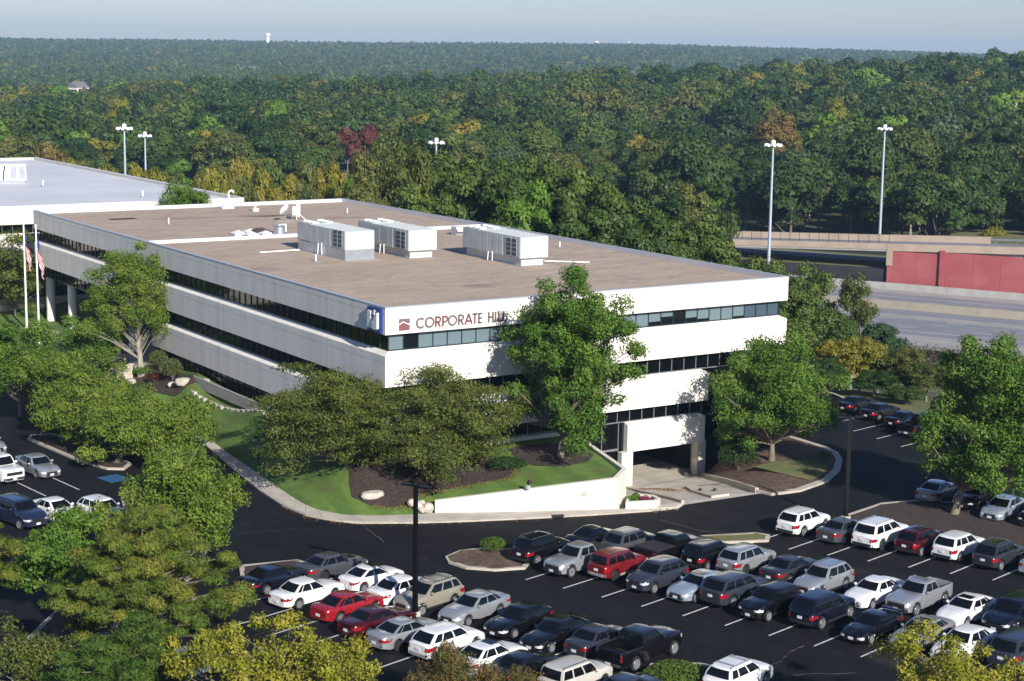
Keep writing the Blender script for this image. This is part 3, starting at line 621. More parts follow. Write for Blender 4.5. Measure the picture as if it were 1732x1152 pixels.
MB().box(-.35, .35, -.35, .35, 0, .35).build('base', M['whitemetal'], e); MB().lathe([(.12, .35), (.12, .6), (.34, .62), (.30, .85), (.05, .95)], 14).build('cap', M['whitemetal'], e, smooth=40)
e = empty('leaning_panel', (14.3, 52.9, RZ), R(20), 'dark brown tarpaulin sheet lying among the roof skylights', 'tarpaulin')
MB().add([(0,1.2,.05),(1.0,0.5,.1),(2.6,0.9,.05),(2.8,2.0,.1),(1.2,2.2,.5),(0.2,2.0,.35),(1.3,1.4,.6)], [(0,1,6),(1,2,6),(2,3,6),(3,4,6),(4,5,6),(5,0,6)]).build('sheet', mat('tarp', (0.07,0.045,0.04), 0.8), e)
e = empty('satellite_dish', (22.6, 65.0, RZ), R(-150), 'white satellite dish with its back turned, on a roof mount behind the first unit', 'satellite dish')
dm = MB(); dm.lathe([(0.02, 0), (0.35, 0.04), (0.68, 0.15), (0.70, 0.15), (0.36, 0.02), (0.02, -0.02)], 18, caps=False); o = dm.build('reflector', M['lampwhite'], e, smooth=50); o.location = (0, 0, 1.25); o.rotation_euler = (R(60), 0, 0)
MB().tube([(0, 0.05, 1.2), (0, 0, 0)], 0.05, 8).build('mast', M['galv'], e); MB().box(-.6, .6, -.6, .6, 0, .08).build('ballast', M['concgrey'], e); MB().tube([(0, -0.1, 1.1), (0, -0.75, 1.45)], 0.025, 6).build('arm', M['galv'], e)
e = empty('antenna_rack', (24.6, 66.2, RZ), label='white antenna panels and tall whip on a rack behind the first rooftop unit', cat='antenna')
MB().tube([(0, 0, 0), (0.05, 0, 2.2)], 0.06, 8).build('mast', M['whitemetal'], e); MB().box(-.55, -.12, -.12, .12, .5, 1.5).build('panel', M['whitemetal'], e); MB().box(0.1, .42, -.1, .1, .3, 1.9).build('panel', M['whitemetal'], e)
MB().tube([(-1.0, -.6, 0), (0, 0, 0.9), (1.0, .6, 0)], 0.04, 6).build('brace', M['galv'], e); MB().tube([(.8, -.7, 0), (0, 0, 0.9)], 0.04, 6).build('brace', M['galv'], e)
e = empty('condenser', (17.0, 54.0, RZ), label='small grey condenser box beside the round roof ventilator', cat='condenser')
MB().box(-.45, .45, -.2, .2, .1, .95).build('case', M['whitemetal'], e); MB().lathe([(.32, 0), (.32, .012)], 16, (0, -.213, .55), 'y').build('fan_grille', M['unitdark'], e)
for x_ in (-.3, .3): MB().box(x_-.05, x_+.05, -.22, .22, 0, .1).build('foot', M['galv'], e)
e = empty('condenser', (33.0, 44.4, RZ), label='blue grey hooded vent box left of the rightmost rooftop unit', cat='vent')
MB().box(-.6, .6, -.5, .5, 0.0, .9).build('case', M['galv'], e); MB().add([(-.62,-.52,.902),(.62,-.52,.902),(.62,.5,.902),(-.62,.5,.902),(-.62,-.95,.45),(.62,-.95,.45)], [(3,2,1,0),(0,1,5,4)]).build('hood', M['whitemetal'], e)
for i, (x, y, h, lb) in enumerate([(9.5, 66.9, .75, 'thin white vent pipe on the far left part of the roof'), (9.2, 30.2, .7, 'thin white vent pipe left of the first rooftop unit'), (32.9, 69.7, .7, 'thin white vent pipe near the far right roof edge'), (36.2, 30.0, .6, 'thin white vent pipe behind the rightmost rooftop unit')]):
    e = empty('vent_pipe', (x, y, RZ), label=lb, cat='vent pipe', group='roof vent pipes'); MB().tube([(0, 0, 0), (0, 0, h)], 0.075, 10).build('pipe', M['lampwhite'], e); MB().lathe([(.22, 0), (.14, .12)], 10).build('boot', M['galv'], e)
for a, b, lb in (((7.3, 38.3, RZ+.1), (11.6, 38.6, RZ+.1), 'white pipe lying on the roof left of the first unit'), ((28.2, 20.8, RZ+.1), (31.4, 18.0, RZ+.1), 'white pipe lying on the roof right of the nearest unit')):
    a, b = Vector(a), Vector(b); e = empty('roof_pipe', a-Vector((0, 0, .1)), label=lb, cat='pipe'); MB().tube([(0, 0, .1), b-a+Vector((0, 0, .1))], 0.07, 8).build('pipe', M['lampwhite'], e)
    for t in (.2, .8): c = (b-a)*t; MB().box(c.x-.15, c.x+.15, c.y-.12, c.y+.12, 0, .035).build('support', M['dark'], e)

# ------------------------------------------------------------------ the second office block
B2 = empty('office_building', (0, 0, 0), label='white office block with pale blue grey roof behind the flagpoles', cat='building')
X0, X1, Y0, Y1, Z2 = -45.0, 29.2, 91.0, 176.0, 14.1
S2 = Side((X0, Y0, 0), (1, 0, 0), (0, 1, 0)); S2E = Side((X1, Y0, 0), (0, 1, 0), (-1, 0, 0)); S2W = Side((X0, Y1, 0), (0, -1, 0), (1, 0, 0))
for sd, ln, n in ((S2, X1-X0, 8), (S2E, Y1-Y0, 9), (S2W, Y1-Y0, 9)):
    for k in range(n):
        for zb, zt, nm in ((11.95, Z2, 0), (8.4, 10.9, 1), (4.4, 7.15, 1), (0.4, 3.1, 1)):
            panel(sd, ln*k/n+.012, ln*(k+1)/n-.012, [(0, zb), (0, zt), (0.35, zt), (0.35, zb)], m=M['white'], par=B2, m0=1 if k == 0 else 0, m1=1 if k == n-1 else 0)
MB().box(X0+.36, X1-.36, Y0+.5, Y1-.1, -3, 13.4).build('inner_wall', M['glassdark'], B2)
PN2 = {}
for z0, z1 in ((10.9, 11.95), (7.15, 8.4), (3.1, 4.4)):
    mbf = MB()
    for k in range(60):
        x = X0+.5+k*1.225; h = z1-z0
        if h not in PN2: PN2[h] = MB().box(-.58, .58, -.02, .02, -h/2+.03, h/2-.03).mesh('window_pane', M['glassdark'])
        if x > -34: o = link('window_pane', PN2[h], B2, (x+.61, Y0+.42, (z0+z1)/2))
        mbf.box(x-.025, x+.025, Y0+.36, Y0+.44, z0+.002, z1-.002)
    mbf.build('window_frame', M['mullion'], B2)
MB().box(X0+.36, X1-.36, Y0+.36, Y1-.1, 13.5, 13.72).build('roof', M['membrane'], B2)
MB().box(X0, X1, Y1-.05, Y1+.3, 0, Z2-.002).build('back_wall', M['white'], B2)
MB().box(X1-.36, X1+.03, Y0-.03, Y1, Z2+.003, Z2+.05).build('coping', M['lampwhite'], B2); MB().box(X0, X1-.37, Y0-.03, Y0+.36, Z2+.003, Z2+.05).build('coping', M['lampwhite'], B2)
e = empty('goose_neck_vent', (X1-1.6, Y0+1.2, 13.72), label='white curved vent pipe at the right corner of the pale roof', cat='vent pipe')
MB().tube([(0,0,0),(0,0,.95),(.12,0,1.2),(.38,0,1.3),(.62,0,1.2),(.68,0,1.0)], .12, 10).build('pipe', M['lampwhite'], e, smooth=40); MB().lathe([(.3, 0), (.2, .15)], 12).build('boot', M['galv'], e)
e = empty('rooftop_air_unit', (11.3, 131.0, 13.72), label='white rooftop air unit on the pale roof of the far office block', cat='air conditioner')
MB().box(-2.0, 2.0, -1.2, 4.0, .3, 2.6).build('cabinet', M['whitemetal'], e); MB().box(-1.8, 1.8, -1.0, 3.8, 0, .298).build('base_curb', M['galv'], e)
for a in (-.2, 1.0): MB().box(a, a+.85, -1.24, -1.202, .6, 2.3).build('louvre', M['galv'], e)
MB().tube([(-1.2, -1.25, .4), (-1.2, -1.5, 1.6), (-1.0, -1.3, 2.4)], .09, 8).build('conduit', M['dark'], e)
for i, (x, y) in enumerate([(13.2, 122.0), (19.5, 101.0)]):
    e = empty('vent_pipe', (x, y, 13.72), label=['thin white vent pipe in the middle of the pale far roof', 'thin white vent pipe near the front edge of the pale far roof'][i], cat='vent pipe'); MB().tube([(0, 0, 0), (0, 0, .9)], .1, 8).build('pipe', M['lampwhite'], e); MB().lathe([(.25, 0), (.16, .12)], 10).build('boot', M['galv'], e)
# ------------------------------------------------------------------ asphalt, walks, lawns, ramp
def cdt_mesh(name, outer, holes, zf, m, step=None, parent=None, thick=0.0, jit=0.0):
    """triangulated sheet inside outer and outside holes; zf(x, y) gives height, step adds inner points"""
    from mathutils.geometry import intersect_point_quad_2d
    loops = [outer]+list(holes); V = []; Ed = []
    for lp in loops:
        b = len(V); V += [Vector(q[:2]) for q in lp]; Ed += [(b+i, b+(i+1) % len(lp)) for i in range(len(lp))]
    def inside(px, py, poly):
        c = False; j = len(poly)-1
        for i in range(len(poly)):
            xi, yi = poly[i][:2]; xj, yj = poly[j][:2]
            if (yi > py) != (yj > py) and px < (xj-xi)*(py-yi)/(yj-yi)+xi: c = not c
            j = i
        return c
    if step:
        xs = [q[0] for q in outer]; ys = [q[1] for q in outer]; y = min(ys)+step/2; r = 0
        while y < max(ys):
            x = min(xs)+step*(0.25+0.5*(r % 2))
            while x < max(xs):
                if inside(x, y, outer) and not any(inside(x, y, h) for h in holes): V.append(Vector((x+random.uniform(-jit, jit), y+random.uniform(-jit, jit))))
                x += step
            y += step*0.87; r += 1
    v, ed, f, _, _, _ = delaunay_2d_cdt(V, Ed, [], 0, 1e-4)
    F = []
    for t in f:
        cx = sum(v[i].x for i in t)/len(t); cy = sum(v[i].y for i in t)/len(t)
        if inside(cx, cy, outer) and not any(inside(cx, cy, h) for h in holes):
            a = sum(v[t[i]].x*v[t[(i+1) % len(t)]].y-v[t[(i+1) % len(t)]].x*v[t[i]].y for i in range(len(t))); F.append(tuple(t) if a > 0 else tuple(t)[::-1])
    P = [(q.x, q.y, zf(q.x, q.y)) for q in v]
    mb = MB().add(P, F)
    if thick:
        for lp in loops:
            n = len(lp); T = [(q[0], q[1], zf(q[0], q[1])) for q in lp]; mb.add(T+[(a, b, c-thick) for a, b, c in T], [(i, (i+1) % n, n+(i+1) % n, n+i)[::-1] for i in range(n)])
    o = mb.build(name, m, parent)
    return o
def flat(z): return lambda x, y: z
def S_(o, label=None): return tag(o, label, None, kind='structure')
WALK_OUT = [(-4.7, 36.0), (-5.22, 24.48), (-6.27, 17.56), (-7.24, 11.2), (-8.08, 4.9), (-8.43, 0.0), (-8.1, -3.05), (-7.2, -5.02), (-5.93, -6.6), (-2.28, -8.65), (1.62, -10.3), (5.74, -11.8), (9.93, -13.2), (14.38, -14.45), (16.61, -14.8), (17.75, -14.1)]
WALK_IN = [(-3.2, 36.0), (-3.82, 27.2), (-5.05, 19.56), (-5.79, 12.16), (-6.55, 5.02), (-7.0, 0.0), (-6.75, -2.5), (-5.81, -4.35), (-4.48, -5.47), (-1.56, -6.85), (0.2, -7.25), (2.51, -8.5), (6.42, -10.4), (10.47, -12.2), (12.56, -13.05)]
ISL_R = [(30.75, -0.6), (28.4, -6.2), (25.2, -13.9), (25.4, -15.13), (27.95, -15.31), (31.83, -14.11), (35.1, -11.97), (37.71, -9.48), (39.2, -7.4), (39.75, -5.4), (39.9, -1.5), (39.9, 0.0)]
LEFT_ED = [(-40, 92), (-26, 92), (-19.5, 80), (-15, 68), (-11.5, 56), (-8, 46), (-4.7, 36.0)]
BLOCK = LEFT_ED+WALK_OUT[1:]+[(24.9, -14.4)]+ISL_R[3:]+[(41.5, 1), (41.5, 88), (41.5, 92)]
OUTER = [(-85, -85), (46, -85), (46.2, -40), (47.6, -20), (48.9, -10.8), (51.4, -5.6), (56.9, 11.6), (57.5, 34), (57.5, 100), (-85, 100)]
S_(cdt_mesh('parking_lot', OUTER, [BLOCK], flat(0.0), M['asphalt'], thick=3.2, step=14), 'dark asphalt of the car parks and drives')
def ramp_z(x, y):
    t = min(1, max(0, (y+13.6)/13.0)); return -2.44*t*t*(3-2*t)*1.0 if False else -2.44*t
S_(cdt_mesh('garage_ramp', [(17.75, -14.1), (24.9, -14.4), (28.4, -6.2), (31.0, 0.52), (22.25, 0.52), (20.2, -6.2)], [], lambda x, y: ramp_z(x, y)+0.004, M['conc'], step=2.5), 'concrete ramp running down into the garage')
S_(cdt_mesh('apron', [(12.3, -12.9), (16.4, -14.55), (17.65, -14.0), (20.15, -6.2), (22.2, 0.5), (17.0, 0.5), (16.0, -5), (14.3, -11.4)], [], lambda x, y: ramp_z(x, y)+0.13, M['conc'], step=2.0, thick=.4), 'pale concrete apron beside the garage ramp')
# ramp kerbs and median
def strip_kerb(name, pts, w, h, m, zf=lambda x, y: 0.0, label=None, seg=2.4):
    """kerb stones laid end to end along a line, each a part of the kerb"""
    e = empty(name, (0, 0, 0)); e['kind'] = 'structure'
    if label: e['label'] = label
    P = [Vector((a, b, 0)) for a, b in pts]; L_ = [0]
    for a, b in zip(P, P[1:]): L_.append(L_[-1]+(b-a).length)
    n = max(1, round(L_[-1]/seg))
    def at(s):
        i = max(k for k in range(len(L_)-1) if L_[k] <= s+1e-6); t = (s-L_[i])/(L_[i+1]-L_[i]); return P[i].lerp(P[i+1], t), (P[i+1]-P[i]).normalized()
    for k in range(n):
        s0, s1 = L_[-1]*k/n+.008, L_[-1]*(k+1)/n-.008; cuts = [s0]+[s for s in L_ if s0+.05 < s < s1-.05]+[s1]; V = []; F = []
        for s in cuts:
            q, d = at(s); nn = Vector((-d.y, d.x, 0))
            if s in L_[1:-1]:
                i = L_.index(s); nn = (Vector((-(P[i]-P[i-1]).normalized().y, (P[i]-P[i-1]).normalized().x, 0))+Vector((-(P[i+1]-P[i]).normalized().y, (P[i+1]-P[i]).normalized().x, 0))).normalized()
            z = zf(q.x, q.y)
            for o_, zz in ((-w/2, -.25), (-w/2, h), (w/2, h), (w/2, -.25)): V.append((q.x+nn.x*o_, q.y+nn.y*o_, z+zz))
        for i in range(len(cuts)-1):
            for j in range(4): F.append((i*4+j, i*4+(j+1) % 4, i*4+4+(j+1) % 4, i*4+4+j)[::-1])
        F += [(0, 1, 2, 3)[::-1], tuple(len(V)-4+j for j in range(4))]
        MB().add(V, F).build('kerb_stone', m, e)
    return e
strip_kerb('ramp_kerb', [(17.75, -13.9), (20.2, -6.2), (22.2, 0.0)], 0.24, 0.30, M['kerb'], ramp_z, 'kerb along the left side of the garage ramp')
strip_kerb('ramp_kerb', [(25.0, -13.9), (28.4, -6.2), (30.6, -0.4)], 0.30, 0.34, M['kerb'], ramp_z, 'kerb along the right side of the garage ramp')
S_(cdt_mesh('ramp_median', [(20.9, -13.4), (22.5, -13.6), (23.1, -12.6), (25.5, -5.5), (24.9, -5.2), (22.9, -8.5)], [], lambda x, y: ramp_z(x, y)+0.15, M['conc'], thick=.3), 'raised concrete median in the garage ramp')
for i, (x, y) in enumerate([(22.9, -9.6), (23.2, -11.0)]):
    o = MB().lathe([(.16, 0), (.16, .12), (.1, .2)], 10).build('ramp_cap', M['black'], smooth=40, loc=(x, y, ramp_z(x, y)+.15)); tag(o, ['small black cap on the ramp median, nearer the garage', 'small black cap on the ramp median, nearer the drive'][i], 'cap', 'caps on the ramp median')
# sidewalk in slabs
sw = empty('sidewalk', (0, 0, 0)); tag(sw, 'pale concrete sidewalk slabs curving along the front lawn', kind='structure')
def resample(pts, n):
    P = [Vector((a, b, 0)) for a, b in pts]; L_ = [0]
    for a, b in zip(P, P[1:]): L_.append(L_[-1]+(b-a).length)
    out = []
    for k in range(n+1):
        s = L_[-1]*k/n; i = min(len(P)-2, max(j for j in range(len(L_)-1) if L_[j] <= s+1e-6)); out.append(P[i].lerp(P[i+1], (s-L_[i])/(L_[i+1]-L_[i])))
    return out
NS = 40; A_ = resample(WALK_OUT[:-2], NS); B_ = resample(WALK_IN, NS)
for k in range(NS):
    a0, a1, b0, b1 = A_[k], A_[k+1], B_[k], B_[k+1]; g = 0.012
    def cor(p_, q_, r_): return p_.lerp(q_, g/2).lerp(r_, 0.10 if r_ is not None else 0)
    V = [a0.lerp(a1, g).lerp(b0, .14), a1.lerp(a0, g).lerp(b1, .14), b1.lerp(b0, g), b0.lerp(b1, g)]
    MB().prism([(q.x, q.y) for q in V], -.1, 0.135+random.uniform(-.004, .004)).build('slab', M['conc'], sw)
    V = [a0.lerp(a1, g/2), a1.lerp(a0, g/2), a1.lerp(b1, .13), a0.lerp(b0, .13)]; MB().prism([(q.x, q.y) for q in V], -.2, 0.125).build('kerb_stone', M['kerb'], sw)
# lawn height from a few surveyed points
_ctl = np.array([(*q, .13) for q in WALK_IN[:10]]+[(1.0, -6.7, .55), (3.4, -8.0, 1.05), (6.5, -9.5, 1.5), (10, -11.0, 1.95), (12.9, -12.2, 2.25), (14.3, -11.0, 2.35), (16.5, -4, 2.5), (17.2, -1, 2.5), (12.35, -5.5, 2.4), (8, -5, 2.0), (3, -4, 1.5), (0, -.5, 2.2), (8, -.3, 2.45), (-.5, 0, 2.3), (-.6, 10, 2.75), (-.6, 20, 2.85), (-.6, 36, 2.75), (-.6, 46, 1.9), (-1, 52, 1.3), (-3, 60, 1.2), (-4, 75, 1.4), (5, 80, 1.4), (-8, 62, .7), (-12, 75, .6), (-4.5, 40, .6), (-16, 88, .6), (-3.5, -2.5, 1.0), (-4, 4, 1.1), (-3, 14, 1.6)])
_n = len(_ctl); _D = np.hypot(_ctl[:, 0][:, None]-_ctl[:, 0], _ctl[:, 1][:, None]-_ctl[:, 1])
_A = np.zeros((_n+3, _n+3)); _A[:_n, :_n] = -_D-np.eye(_n)*0.6; _A[:_n, _n] = 1; _A[:_n, _n+1:] = _ctl[:, :2]; _A[_n, :_n] = 1; _A[_n+1:, :_n] = _ctl[:, :2].T
_w = np.linalg.solve(_A, np.r_[_ctl[:, 2], 0, 0, 0])
def lawn_z(x, y): return float(-(np.hypot(_ctl[:, 0]-x, _ctl[:, 1]-y)*_w[:_n]).sum()+_w[_n]+_w[_n+1]*x+_w[_n+2]*y)
WALL_IN = [(0.95, -6.75), (12.7, -12.45), (14.05, -11.2), (17.1, -1.0)]
LAWN = [(-40, 92), (-26, 92), (-19.5, 80), (-15, 68), (-11.5, 56), (-8, 46), (-3.2, 36.0)]+WALK_IN[1:10]+[(-.3, -6.6)]+WALL_IN+[(17.1, 0.3), (8, .3), (0.5, .3), (0.5, 10), (0.5, 25), (0.5, 48), (9, 49), (9, 92)]
gm = M['grass']
add_layer(gm, (0.125,0.095,0.035), 0.55, 0.60, 0.78, detail=8)
n, l = nt(gm); b = n['Principled BSDF']     # mowing stripes: how light catches leaning grass, painted into the lawn colour
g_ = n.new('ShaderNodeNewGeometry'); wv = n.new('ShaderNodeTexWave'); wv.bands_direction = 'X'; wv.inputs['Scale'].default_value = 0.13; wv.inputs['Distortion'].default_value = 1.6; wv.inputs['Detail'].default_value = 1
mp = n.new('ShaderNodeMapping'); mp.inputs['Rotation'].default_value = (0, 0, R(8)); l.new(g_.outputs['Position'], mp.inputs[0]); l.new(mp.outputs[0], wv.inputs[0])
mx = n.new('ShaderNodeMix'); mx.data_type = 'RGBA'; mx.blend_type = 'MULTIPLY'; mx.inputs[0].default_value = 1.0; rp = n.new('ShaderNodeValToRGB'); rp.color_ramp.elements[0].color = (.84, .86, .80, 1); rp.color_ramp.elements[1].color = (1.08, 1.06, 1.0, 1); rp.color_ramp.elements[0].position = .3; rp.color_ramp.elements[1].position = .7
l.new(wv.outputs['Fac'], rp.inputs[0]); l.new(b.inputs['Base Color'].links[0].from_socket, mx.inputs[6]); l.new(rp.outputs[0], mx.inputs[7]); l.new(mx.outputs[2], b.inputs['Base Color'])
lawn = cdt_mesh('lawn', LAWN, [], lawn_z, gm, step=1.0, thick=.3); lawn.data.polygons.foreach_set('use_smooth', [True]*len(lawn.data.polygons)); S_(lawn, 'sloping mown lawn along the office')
def bed(name, pts, label, m='mulch', up=0.05, step=0.6):
    o = cdt_mesh(name, pts, [], lambda x, y: lawn_z(x, y)+up+random.uniform(-.02, .03), M[m], step=step, jit=.15); S_(o, label); return o
bed('mulch_bed', [(-3.5, -0.9), (-4.2, -2.6), (-3.7, -4.2), (-2.4, -5.3), (-0.9, -5.6), (0.6, -4.6), (2.2, -5.2), (4.6, -6.0), (7.0, -6.6), (8.0, -5.6), (8.4, -3.5), (8.6, -1.2), (4, -.2), (0, -.15), (-1.0, 1.2), (-2.6, .9)], 'dark mulch bed under the two olive trees at the corner')
bed('mulch_bed', [(9.3, -4.4), (9.9, -6.0), (11.4, -7.3), (13.4, -7.6), (15.0, -6.2), (15.6, -3.5), (14.6, -1.2), (10.4, -1.0)], 'dark mulch bed under the tall tree by the retaining wall')
bed('mulch_bed', [(-.2, 34), (-2.2, 36.5), (-3.2, 40), (-4.0, 43), (-4.4, 45.5), (-2.0, 47.5), (0.3, 47.5)], 'dark mulch bed with stones and shrubs by the entrance')
S_(cdt_mesh('plaza', [(-4.6, 45.8), (-7.6, 47.5), (-10.6, 56), (-9.5, 58.5), (-4, 57), (-1.5, 60), (4, 61), (8.9, 60), (8.9, 50), (0.3, 48.8), (-2, 48.0)], [], lambda x, y: lawn_z(x, y)+0.07, M['conc'], step=2, thick=.2), 'pale paved entrance court')
S_(cdt_mesh('path', [(-2.6, 66), (-1.4, 66), (-.4, 74), (-1.5, 80), (-2.6, 80), (-1.9, 74)], [], lambda x, y: lawn_z(x, y)+0.08, M['conc'], step=1.5, thick=.2), 'pale path near the flagpoles')
# stone edging and low area wall along the shaded facade
e = empty('edging', (0, 0, 0)); tag(e, 'pale stone edging between lawn and shaded facade', 'edging')
for k in range(24):
    y = 8.5+k*1.12; x = -1.05-0.22*math.sin(k*.32); z = lawn_z(x, y); a, c_ = random.uniform(.42, .56), random.uniform(.13, .2)
    MB().prism([(-c_, -a*.9), (c_*.7, -a), (c_, -a*.4), (c_*.9, a*.7), (c_*.3, a), (-c_*.8, a*.85), (-c_*1.1, 0)], -.15, random.uniform(.07, .13)).build('stone', M['rock'], e, loc=(x+random.uniform(-.04, .04), y, z), rz=random.uniform(-.12, .12)-.06*math.cos(k*.32))
o = MB().box(-0.62, -0.45, 9.0, 36.0, 2.1, 3.08).build('low_wall', M['concgrey']); tag(o, 'low grey area wall running under the shaded facade', 'wall')
for i, (x, y, s) in enumerate([(-3.4, 44.6, 1.0), (-1.2, 36.6, 1.3), (-1.6, 38.6, .8), (0.0, 34.3, .8)]):
    o = MB().lathe([(.5, -.2), (.62, .1), (.5, .38), (.15, .48)], 8).build('boulder', M['rock'], smooth=50, loc=(x, y, lawn_z(x, y)+.05)); o.scale = (s*.7, s*1.3, s*.8); o.rotation_euler = (0, 0, i); tag(o, 'pale flat boulder, %s in the entrance mulch bed' % ['farthest left', 'largest', 'middle', 'nearest the facade'][i], 'boulder', 'boulders in the entrance bed')
o = MB().lathe([(.7, -.2), (.85, .1), (.7, .42), (.2, .55)], 9).build('boulder', M['rock'], smooth=50, loc=(-2.9, -3.4, lawn_z(-2.9, -3.4)+.05)); o.scale = (1.2, .7, .7); tag(o, 'tan boulder on the dark mulch under the olive trees', 'boulder')
for i, (dx, dy, s) in enumerate([(0, 0, 1), (-.75, .35, .9), (-.25, .75, .8), (-1.05, .95, .75), (-.6, -.1, .6)]):
    x, y = -.1+dx*.9, -6.75+dy*.8; o = MB().lathe([(.34, -.25), (.44, .05), (.36, .34), (.12, .46)], 7).build('boulder', M['rock'], smooth=30, loc=(x, y, .35+.12*(i % 2)+dy*.25)); o.scale = (s, s*.9, s); o.rotation_euler = (.2*i, .1, i*1.3)
    tag(o, 'white rock, %s in the pile by the white wall' % ['nearest the wall', 'second from the wall', 'highest', 'leftmost', 'smallest'][i], 'rock', 'rock pile by the white wall')
# white retaining wall
wpts = [(0.35, -6.95, .95), (12.45, -12.75, 2.42), (14.35, -11.35, 2.62), (17.35, -0.6, 2.75)]
rw = empty('retaining_wall', (6, -10, 0), label='white retaining wall rising along the front lawn beside the garage ramp', cat='wall'); rwm = MB()
def wallseg(a, b, th=0.34):
    A, B = Vector(a), Vector(b); d = Vector((B.x-A.x, B.y-A.y, 0)).normalized(); nn = Vector((-d.y, d.x, 0))*th; V = []
    for q in (A, B):
        o_ = Vector((6, -10, 0))
        for k in (0, 1):
            for zz in (-2.6 if q.x > 13 else -.1, q.z): V.append(Vector((q.x+nn.x*k, q.y+nn.y*k, zz))-o_)
    return V, [(0, 4, 5, 1), (2, 3, 7, 6), (1, 5, 7, 3), (0, 1, 3, 2), (4, 6, 7, 5), (0, 2, 6, 4)]
for a, b in zip(wpts, wpts[1:]): MB().add(*wallseg(a, b)).build('wall_section', M['white'], rw)
# house number plate: three raised digits 1 5 0 cannot be read in full; two fives and a one shape as seen
def digit_strokes(c): return {'1': [[(.3, 0), (.3, 1)]], '5': [[(.75, .95), (.2, .95), (.15, .55), (.5, .6)]+arc(.45, .32, .28, 80, -120, 8)], '0': [arc(.45, .5, .42, 0, 360, 16)]}[c]
wd = (Vector(wpts[1])-Vector(wpts[0])); wd.z = 0; wd.normalize(); wn_ = Vector((wd.y, -wd.x, 0)); base = Vector((9.92, -11.54, 1.05))-Vector((6, -10, 0))
for i, c in enumerate('155'):
    mb = MB()
    for st in digit_strokes(c): ribbon(mb, st, .09, .004, .03, lambda a, b, cc, i=i: base+wd*(i*.20+a*.17)+wn_*(cc-.0)+Vector((0, 0, b*.26)))
    mb.build('digit', M['letter'], rw)
pl = empty('planter', (14.0, -12.4, .12), label='white corner planter with green and magenta flowers at the end of the wall', cat='planter')
pp = [(-1.1, -.85), (1.25, -1.6), (1.9, -1.15), (2.05, -.2), (1.2, .9), (.25, .75)]; pin = [(-.75, -.72), (1.15, -1.32), (1.6, -1.02), (1.72, -.25), (1.05, .62), (.35, .5)]
mbp = MB(); nq = 6; mbp.add([(a, b, -.2) for a, b in pp]+[(a, b, .52) for a, b in pp]+[(a, b, .52) for a, b in pin]+[(a, b, .3) for a, b in pin], [f for i in range(nq) for f in ((i, (i+1) % nq, nq+(i+1) % nq, nq+i), (nq+i, nq+(i+1) % nq, 2*nq+(i+1) % nq, 2*nq+i), (2*nq+i, 2*nq+(i+1) % nq, 3*nq+(i+1) % nq, 3*nq+i))]); mbp.build('trough', M['white'], pl)
MB().add([(a, b, .36) for a, b in pin], [tuple(range(6))]).build('soil', M['mulch'], pl)
FLM = leaf_mat('flower_magenta', [(0, (.25,.02,.07)), (1, (.38,.05,.13))], 0, .2)
def tuft(n_, rx, ry, h, size, m, name, parent=None, loc=None, shell=True):
    q = rand_dirs(n_); q[:, 2] = np.abs(q[:, 2]); rr = (rng.uniform(.75, 1.05, n_) if shell else rng.uniform(.2, 1, n_)**.5)[:, None]; P = q*rr*np.array([rx, ry, h]); v, f = leaves(P, size, q, outw=.7); return link(name, fast_mesh(name, v, f, m, rng.uniform(0, 1, n_)), parent, loc)
tuft(260, .55, .5, .35, .07, FM['bright'], 'leaves', pl, (-.0, -.1, .36)); tuft(200, .45, .5, .28, .06, FLM, 'flowers', pl, (1.0, -.4, .36)); tuft(150, .35, .3, .4, .07, FM['mid'], 'leaves', pl, (.65, .25, .36))
# islands with kerbs
def island(pts, label, m='mulch', h=0.14, slope=0.06, top=None):
    pts_c = pts+[pts[0]]
    strip_kerb('island_kerb', pts_c, 0.32, 0.15, M['kerb'], label='kerb round the '+label)
    return S_(cdt_mesh('island', pts, [], lambda x, y: h+random.uniform(-.02, .03), M[m], step=.7, jit=.15), label)
island([(-17.8, 30.4), (-17.2, 31.6), (-15.6, 31.2), (-13.9, 24), (-13.6, 17.8), (-14.6, 16.5), (-15.6, 17.2), (-16.6, 20.5)], 'planted island between the left drives')
island([(-17.39, 9.37), (-15.6, 10.2), (-15.2, 3.0), (-16.2, -5), (-20.8, -12.5), (-27, -18), (-33, -24), (-36, -25), (-34, -20), (-25, -8.0), (-19.5, 2.0)], 'long planted island under the foreground pine', m='mulchlight')
island([(-17.2, -12.2), (-13.6, -12.9), (-13.3, -13.8), (-14.8, -15.6), (-16.3, -17.2), (-18.4, -15.2)], 'mulched island end left of the grey sedan', m='mulch')
island([(-4.61, -17.13), (-3.13, -16.42), (-1.63, -16.64), (0.32, -18.0), (0.5, -19.6), (-1.5, -21.6), (-3.33, -21.0), (-4.66, -19.7), (-4.99, -18.15)], 'mulched island with the round shrub', m='mulchlight')
island([(2.5, -18.2), (8, -20.0), (17.0, -23.0), (17.5, -23.8), (16.6, -24.7), (12.2, -22.9), (7.5, -21.3), (2.4, -19.4)], 'grassy strip island at the head of the middle rows', m='drygrass')
island([(-7.6, -42.2), (-5.2, -40.3), (-2.9, -41.6), (-1.9, -43.6), (-3.3, -46.5), (-7.4, -46.3)], 'island with the juniper by the black pickup', m='mulch')
island([(24.2, -23.2), (30.69, -21.6), (33.8, -22.3), (37.5, -26), (39.5, -33), (40.0, -42), (37.0, -48), (33.5, -47), (30.6, -39), (28.4, -33), (25.6, -27.5), (23.6, -24.6)], 'wide shaded mulch island under the big right tree', m='mulch')
def isl_z(x, y):
    d_ = ((x-25.2)*6.7-(y+13.9)*3.2)/7.42-.0 if False else (x-(25.2+(y+13.9)*5.55/13.3))*.92; t = min(1, max(0, d_/3.2)); return (ramp_z(x, y)+.22)*(1-t)+.14*t+random.uniform(-.02, .03)
